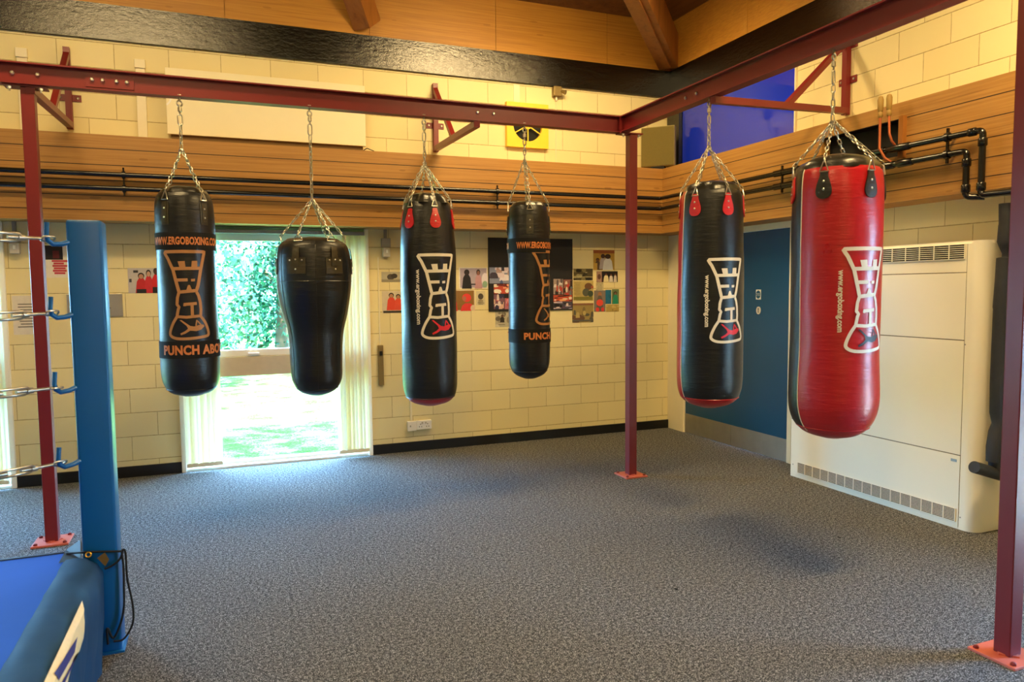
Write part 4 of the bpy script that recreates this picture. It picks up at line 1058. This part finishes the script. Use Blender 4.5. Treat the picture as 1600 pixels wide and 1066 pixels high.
clip_((927, 391, 960, 422), 'photo of a man in a white shirt, topmost of the cuttings', 'b08c38', 15, ['7a4c30', 'a87a38'], 6, [('r', '8a4c24', .5, .92, .5, .08)]+person('5a4438', .2, 0, .3, .6)+person('b0a8b0', .45, .05, .36, .75, '4a2a20')+person('d8dce4', .68, -.05, .5, .85, '3c241c')+[('r', 'c8a048', .08, .15, .1, .2)], name='wall_photo')
clip_((932, 424, 965, 441), 'dark photo of men in white shirts below the topmost photo', '120c10', 16, ['3a1c20'], 3, person('d8cca0', .45, .0, .26, .85)+person('d0c8c0', .68, 0, .2, .8)+person('c8bcb0', .88, 0, .16, .85)+[('r', 'a08070', .12, .5, .12, .5), ('e', '5a3c34', .12, .5, .08, .25)], name='wall_photo')
clip_((931, 442, 943, 454), 'small pale cutting under the dark photo', 'c4b890', 17, ['a89c78'], 4, textlines('8c8468', 5, .5, .4, .85, .15, .03, 7))
clip_((928, 454, 946, 487), 'photo of a boy with red gloves against grey', '7c726c', 18, ['6a625c'], 2, [('e', 'a07050', .5, .8, .17, .14)]+[('p', '605850', .5, .4, .3, .36), ('e', 'e04a38', .5, .42, .3, .16), ('e', 'd83c34', .3, .1, .16, .1), ('e', 'd83c34', .75, .1, .14, .1)], name='wall_photo')
clip_((946, 453, 955, 475), 'narrow teal photo between the boy and the green one', '1c6a90', 19, ['145a7c'], 3, name='wall_photo')
clip_((956, 452, 967, 475), 'narrow photo of a figure in green', '6a7a50', 20, ['4a5c38'], 3, person('1c8a6c', .5, 0, .8, .85, '7a5a40'), name='wall_photo')
clip_((947, 476, 967, 487), 'small tan cutting below the green photo', 'b09850', 21, ['8a7440', 'c8b068'], 6)

# ------------------------------------------------------------------ boxing ring corner at the left
ring = thing('boxing_ring', (-5.065, -3.265, 0), 'corner of a boxing ring with blue post, turnbuckles, blue canvas and dark apron', 'boxing ring')
HR = .42
bm = BM()
def prism(bm, pts, z0, z1, mi=0):
    a = [bm.verts.new((x, y, z0)) for x, y in pts]; b = [bm.verts.new((x, y, z1)) for x, y in pts]
    for i in range(len(pts)): j = (i+1) % len(pts); bm.faces.new((a[i], a[j], b[j], b[i])).material_index = mi
    bm.faces.new(b).material_index = mi; bm.faces.new(a[::-1]).material_index = mi
prism(bm, [(-5.192, -8.1), (-5.192, -3.195), (-9.95, -3.195), (-9.95, -8.1)], .02, HR); obj('canvas', bm, 'canvas', ring)
bm = BM(); r2 = random.Random(2); ys = [-3.335-.05*k for k in range(0, 96)]; pr = []
sec = [(-5.20, HR+.003), (-5.19, HR+.010), (-5.15, HR+.014), (-5.115, HR+.012), (-5.08, HR+.002), (-5.057, HR-.02), (-5.046, HR-.06), (-5.046, HR-.14), (-5.05, HR-.24), (-5.055, .10), (-5.06, .012)]
for y in ys:
    row = []
    for i, (x, z) in enumerate(sec):
        w = .006*math.sin(y*21+i*1.3)+.005*math.sin(y*47+i*.9+2)+r2.uniform(-.002, .002)
        nx = .2 if i < 4 else 1; nz = 0 if i == 0 else .7 if i < 5 else .1
        taper = max(0, 1-abs(y-ys[0])/.12)
        row.append(bm.verts.new((x+w*nx-(.02*taper if i > 3 else 0), y, max(.01, z+w*nz))))
    pr.append(row)
for a, b in zip(pr, pr[1:]):
    for i in range(len(sec)-1): bm.faces.new((a[i], a[i+1], b[i+1], b[i]))
# back edge strip and turned-up corner by the post
bmesh.ops.solidify(bm, geom=bm.faces[:], thickness=.006)
ap = obj('apron', bm, 'apron', ring, 60)
bm = BM(); pts3 = [(-5.215, -3.345, HR+.006), (-5.215, -3.19, HR+.01), (-5.16, -3.185, HR+.045), (-5.137, -3.24, HR+.03), (-5.137, -3.34, HR+.010)]
vv = [bm.verts.new(p) for p in pts3]; bm.faces.new(vv); bmesh.ops.solidify(bm, geom=bm.faces[:], thickness=.006); obj('corner_flap', bm, cm('3c4a52'), ap)
bm = BM(); box(bm, -9.95, -5.20, -3.205, -3.185, .02, HR+.004, .003); obj('edge_strip', bm, cm('10243c'), ring)
# cream lettering panel on the apron, with the ends of dark blue letters
def apv(y, s_):                                      # s_: 0 at the inner top edge .. 1 at the floor, along the section
    L = [0];
    for p, q in zip(sec, sec[1:]): L.append(L[-1]+math.hypot(q[0]-p[0], q[1]-p[1]))
    d = s_*L[-1]
    for i in range(len(sec)-1):
        if d <= L[i+1]+1e-9: f = (d-L[i])/(L[i+1]-L[i]); break
    x = sec[i][0]+(sec[i+1][0]-sec[i][0])*f; z = sec[i][1]+(sec[i+1][1]-sec[i][1])*f
    return Vector((x+.010, y, z+.010))
def appoly(outline, mat, name, lift=0, par=None):
    bm = BM(); poly(bm, outline); bmesh.ops.triangulate(bm, faces=bm.faces[:])
    for k in range(-200, 0): 
        if min(x for x, _ in outline) < k*.05 < max(x for x, _ in outline): bmesh.ops.bisect_plane(bm, geom=bm.verts[:]+bm.edges[:]+bm.faces[:], plane_co=(k*.05, 0, 0), plane_no=(1, 0, 0))
    for k in range(1, 24): bmesh.ops.bisect_plane(bm, geom=bm.verts[:]+bm.edges[:]+bm.faces[:], plane_co=(0, k/24, 0), plane_no=(0, 1, 0))
    for v in bm.verts: v.co = apv(v.co.x, min(.999, max(0, v.co.y)))+Vector((lift, 0, lift))
    return obj(name, bm, mat, par or ap)
cp = appoly([(-3.80, .25), (-3.875, .30), (-3.90, .335), (-3.96, .40), (-4.04, .415), (-4.12, .375), (-4.16, .365), (-4.20, .40), (-4.30, .44), (-4.6, .45), (-5.2, .45), (-5.2, .24), (-4.5, .24)], cm('e8d6a8'), 'lettering_panel')
appoly([(-4.04, .325), (-4.12, .355), (-4.34, .32), (-4.34, .27), (-4.14, .305)], cm('2c2c78'), 'lettering', .002, cp)
appoly([(-4.13, .385), (-4.17, .395), (-4.34, .375), (-4.34, .345)], cm('2c2c78'), 'lettering', .002, cp)
# post
bm = BM(); box(bm, -5.131, -5.001, -3.330, -3.200, 0, 1.838, .012, 0, 3); pst = obj('ring_post', bm, 'ringblue', ring, 40)
bm = BM(); box(bm, -5.150, -4.990, -3.345, -3.185, 0, .010); 
disc(bm, (-5.05, -3.331, .10), (0, -1, 0), .009, .008, 8); obj('post_foot', bm, 'ringblue', pst)
D2 = Vector((-1, -1, 0)).normalized()
for zz in (1.757, 1.462, 1.160, .852):
    bm = BM(); o0 = Vector((-5.125, -3.322, zz-.012))
    pts = [o0, o0+D2*.03+Vector((0, 0, -.008)), o0+D2*.065+Vector((0, 0, -.010)), o0+D2*.085+Vector((0, 0, .004)), o0+D2*.090+Vector((0, 0, .025)), o0+D2*.085+Vector((0, 0, .075))]
    tube(bm, pts, [.011, .010, .010, .010, .009, .009], 10); obj('hook', bm, 'ringblue', pst, 60)
    # turnbuckle: ring on the hook, threaded rods, open body
    s0 = o0+D2*.072+Vector((0, 0, .010)); S2 = Vector((1, -1, 0)).normalized(); U = Vector((0, 0, 1))
    dr = (D2+Vector((0, 0, rnd.uniform(-.03, .03)))).normalized()
    bm = BM(); link(bm, s0+dr*.012, dr, S2 if rnd.random() < .5 else (S2+U).normalized(), .062, .034, .0045, 8)
    tube(bm, [s0+dr*.042, s0+dr*.12], .0065, 8)
    b0, b1_ = s0+dr*.115, s0+dr*.275; sdv = (S2*.55+U*.85).normalized()
    for sg in (-1, 1): tube(bm, [b0, b0+dr*.018+sdv*sg*.017, b1_-dr*.018+sdv*sg*.017, b1_], [.009, .0055, .0055, .009], 8)
    tube(bm, [b0-dr*.008, b0+dr*.016], .012, 10); tube(bm, [b1_-dr*.016, b1_+dr*.008], .012, 10)
    tube(bm, [b0+dr*.016, b0+dr*.055], .007, 8); tube(bm, [b1_-dr*.055, b1_-dr*.016], .007, 8)
    tube(bm, [b1_, b1_+dr*.07], .0065, 8); link(bm, b1_+dr*.095, dr, S2, .06, .034, .0045, 8)
    obj('turnbuckle', bm, 'chrome', ring, 50)
# cord, eyelet and tan patch where the apron is laced to the post
bm = BM(); e = Vector((-5.105, -3.352, HR+.028))
tube(bm, cr3 := [e+Vector((.010*math.cos(k*PI/8), -.003+.003*math.sin(k*PI/8), .009*math.sin(k*PI/8))) for k in range(16)], .0032, 6, closed=True); obj('eyelet', bm, 'brass', ap)
bm = BM(); f_ = [(-5.075, -3.350, HR+.008), (-5.045, -3.350, HR+.028), (-5.030, -3.352, HR-.004), (-5.045, -3.356, HR-.030)]; bm.faces.new([bm.verts.new(p) for p in f_]); bmesh.ops.solidify(bm, geom=bm.faces[:], thickness=.003); obj('tan_patch', bm, 'tanpatch', ap)
def cord(pts, r=.0045):
    P = [Vector(p) for p in pts]; out = []
    for i in range(len(P)-1):
        p = [P[max(0, i-1)], P[i], P[i+1], P[min(len(P)-1, i+2)]]
        for j in range(6):
            q = j/6; out.append(.5*((2*p[1])+(-p[0]+p[2])*q+(2*p[0]-5*p[1]+4*p[2]-p[3])*q*q+(-p[0]+3*p[1]-3*p[2]+p[3])*q**3))
    out.append(P[-1]); bm = BM(); tube(bm, out, r, 7); return bm
obj('cord', cord([(-5.20, -3.25, HR+.012), (-5.12, -3.338, HR+.035), (-5.06, -3.340, HR+.030), (-4.992, -3.335, HR+.020), (-4.985, -3.30, HR+.015)]), 'cord', ring, 60)
obj('cord', cord([(-5.05, -3.345, HR-.045), (-5.02, -3.342, HR-.035), (-4.990, -3.338, HR-.01), (-4.978, -3.335, HR+.025), (-4.970, -3.335, HR+.005), (-4.968, -3.338, .32), (-4.952, -3.338, .20), (-4.955, -3.340, .12), (-4.99, -3.345, .06), (-5.03, -3.345, .055)]), 'cord', ring, 60)
obj('cord', cord([(-4.984, -3.338, HR+.02), (-4.980, -3.338, .36), (-4.982, -3.340, .28), (-4.985, -3.340, .20), (-5.00, -3.342, .13), (-5.03, -3.345, .07), (-5.05, -3.350, .12), (-5.05, -3.352, .05)]), 'cord', ring, 60)

# ------------------------------------------------------------------ light
W = bpy.data.worlds.new('sky'); sc.world = W; W.use_nodes = True; nt = W.node_tree; bg = nt.nodes['Background']
SKY_S = 62.0
tc = nt.nodes.new('ShaderNodeTexCoord'); sx = nt.nodes.new('ShaderNodeSeparateXYZ'); rp = nt.nodes.new('ShaderNodeValToRGB')
nt.links.new(tc.outputs['Generated'], sx.inputs[0]); nt.links.new(sx.outputs[2], rp.inputs[0])
rp.color_ramp.elements[0].position = .0; rp.color_ramp.elements[0].color = (.30, .62, 1, 1)
rp.color_ramp.elements[1].position = 1; rp.color_ramp.elements[1].color = (.75, .92, 1, 1)
_e = rp.color_ramp.elements.new(.62); _e.color = (.16, .46, 1, 1)
nt.links.new(rp.outputs[0], bg.inputs[0]); bg.inputs[1].default_value = SKY_S
def lightobj(name, data, loc, rot=(0, 0, 0)):
    o = bpy.data.objects.new(name, data); C.objects.link(o); o.location = loc; o.rotation_euler = rot; return o
sd = bpy.data.lights.new('sun', 'SUN'); sd.energy = 75; sd.angle = .02; sd.color = (1, .95, .82)
lightobj('sun', sd, (0, 0, 20), (math.radians(27), 0, math.radians(3)))
def portal(loc, rot, w, h):
    d = bpy.data.lights.new('daylight', 'AREA'); d.shape = 'RECTANGLE'; d.size = w; d.size_y = h; d.cycles.is_portal = True
    lightobj('daylight', d, loc, rot)
for a, b in WINS_B: portal(((a+b)/2, .28, 1.05), (math.radians(-90), 0, 0), b-a, 2.1)
for a, b in WIN_R: portal((.28, (a+b)/2, 1.05), (math.radians(-90), 0, math.radians(-90)), b-a, 2.1)
for a, b in WIN_L: portal((XL-.28, (a+b)/2, 1.05), (math.radians(-90), 0, math.radians(90)), b-a, 2.1)
lampm = NT('lamp_diffuser'); lampm.set(color=(1, .9, .7, 1)); lampm.b.inputs['Emission Color'].default_value = (1, .80, .50, 1); lampm.b.inputs['Emission Strength'].default_value = 9
def lamp(x, y, z, power, tilt=0, L=1.5, w=.32):
    t = thing('ceiling_lamp', (x, y, z), 'long warm ceiling lamp hung under the roof', 'lamp', 'ceiling lamps')
    tr = Matrix.Translation((x, y, z)) @ Matrix.Rotation(math.radians(tilt), 4, 'X') @ Matrix.Translation((-x, -y, -z))
    bm = BM(); box(bm, x-L/2, x+L/2, y-w/2, y+w/2, z, z+.07, .01); bm.transform(tr); obj('housing', bm, 'white', t)
    bm = BM(); box(bm, x-L/2+.03, x+L/2-.03, y-w/2+.03, y+w/2-.03, z-.02, z-.001, .004); bm.transform(tr); obj('diffuser', bm, lampm.m, t)
    bm = BM()
    zt = zc+.0+sl*min(-x, -y, x-XL, y-YB)-.02
    for sx_ in (-1, 1): tube(bm, [(x+sx_*L*.4, y, z+.06), (x+sx_*L*.4, y, zt)], .006, 6)
    obj('rods', bm, 'dark', t)
    d = bpy.data.lights.new('lamp_light', 'AREA'); d.shape = 'RECTANGLE'; d.size = L-.06; d.size_y = w-.06; d.energy = power; d.color = (1, .69, .29)
    o = lightobj('lamp_light', d, (0, 0, 0)); o.matrix_world = tr @ Matrix.Translation((x, y, z-.03))
for x, y, z, pw, tl in ((-1.85, -1.75, 4.17, 88, 22), (-5.4, -2.6, 4.38, 60, 22), (-1.5, -4.7, 4.38, 150, 0), (-5.4, -6.4, 4.38, 60, 0), (-9.2, -4.5, 4.38, 25, 0), (-4.5, -9.6, 4.38, 60, 0)):
    lamp(x, y, z, pw, tl)
sc.view_settings.view_transform = 'Standard'; sc.view_settings.look = 'None'; sc.view_settings.gamma = 1; sc.view_settings.exposure = 0
sc.view_settings.use_curve_mapping = False
sc.cycles.max_bounces = 8; sc.cycles.diffuse_bounces = 5; sc.cycles.transparent_max_bounces = 8
sc.cycles.use_denoising = True; sc.cycles.sample_clamp_indirect = 8
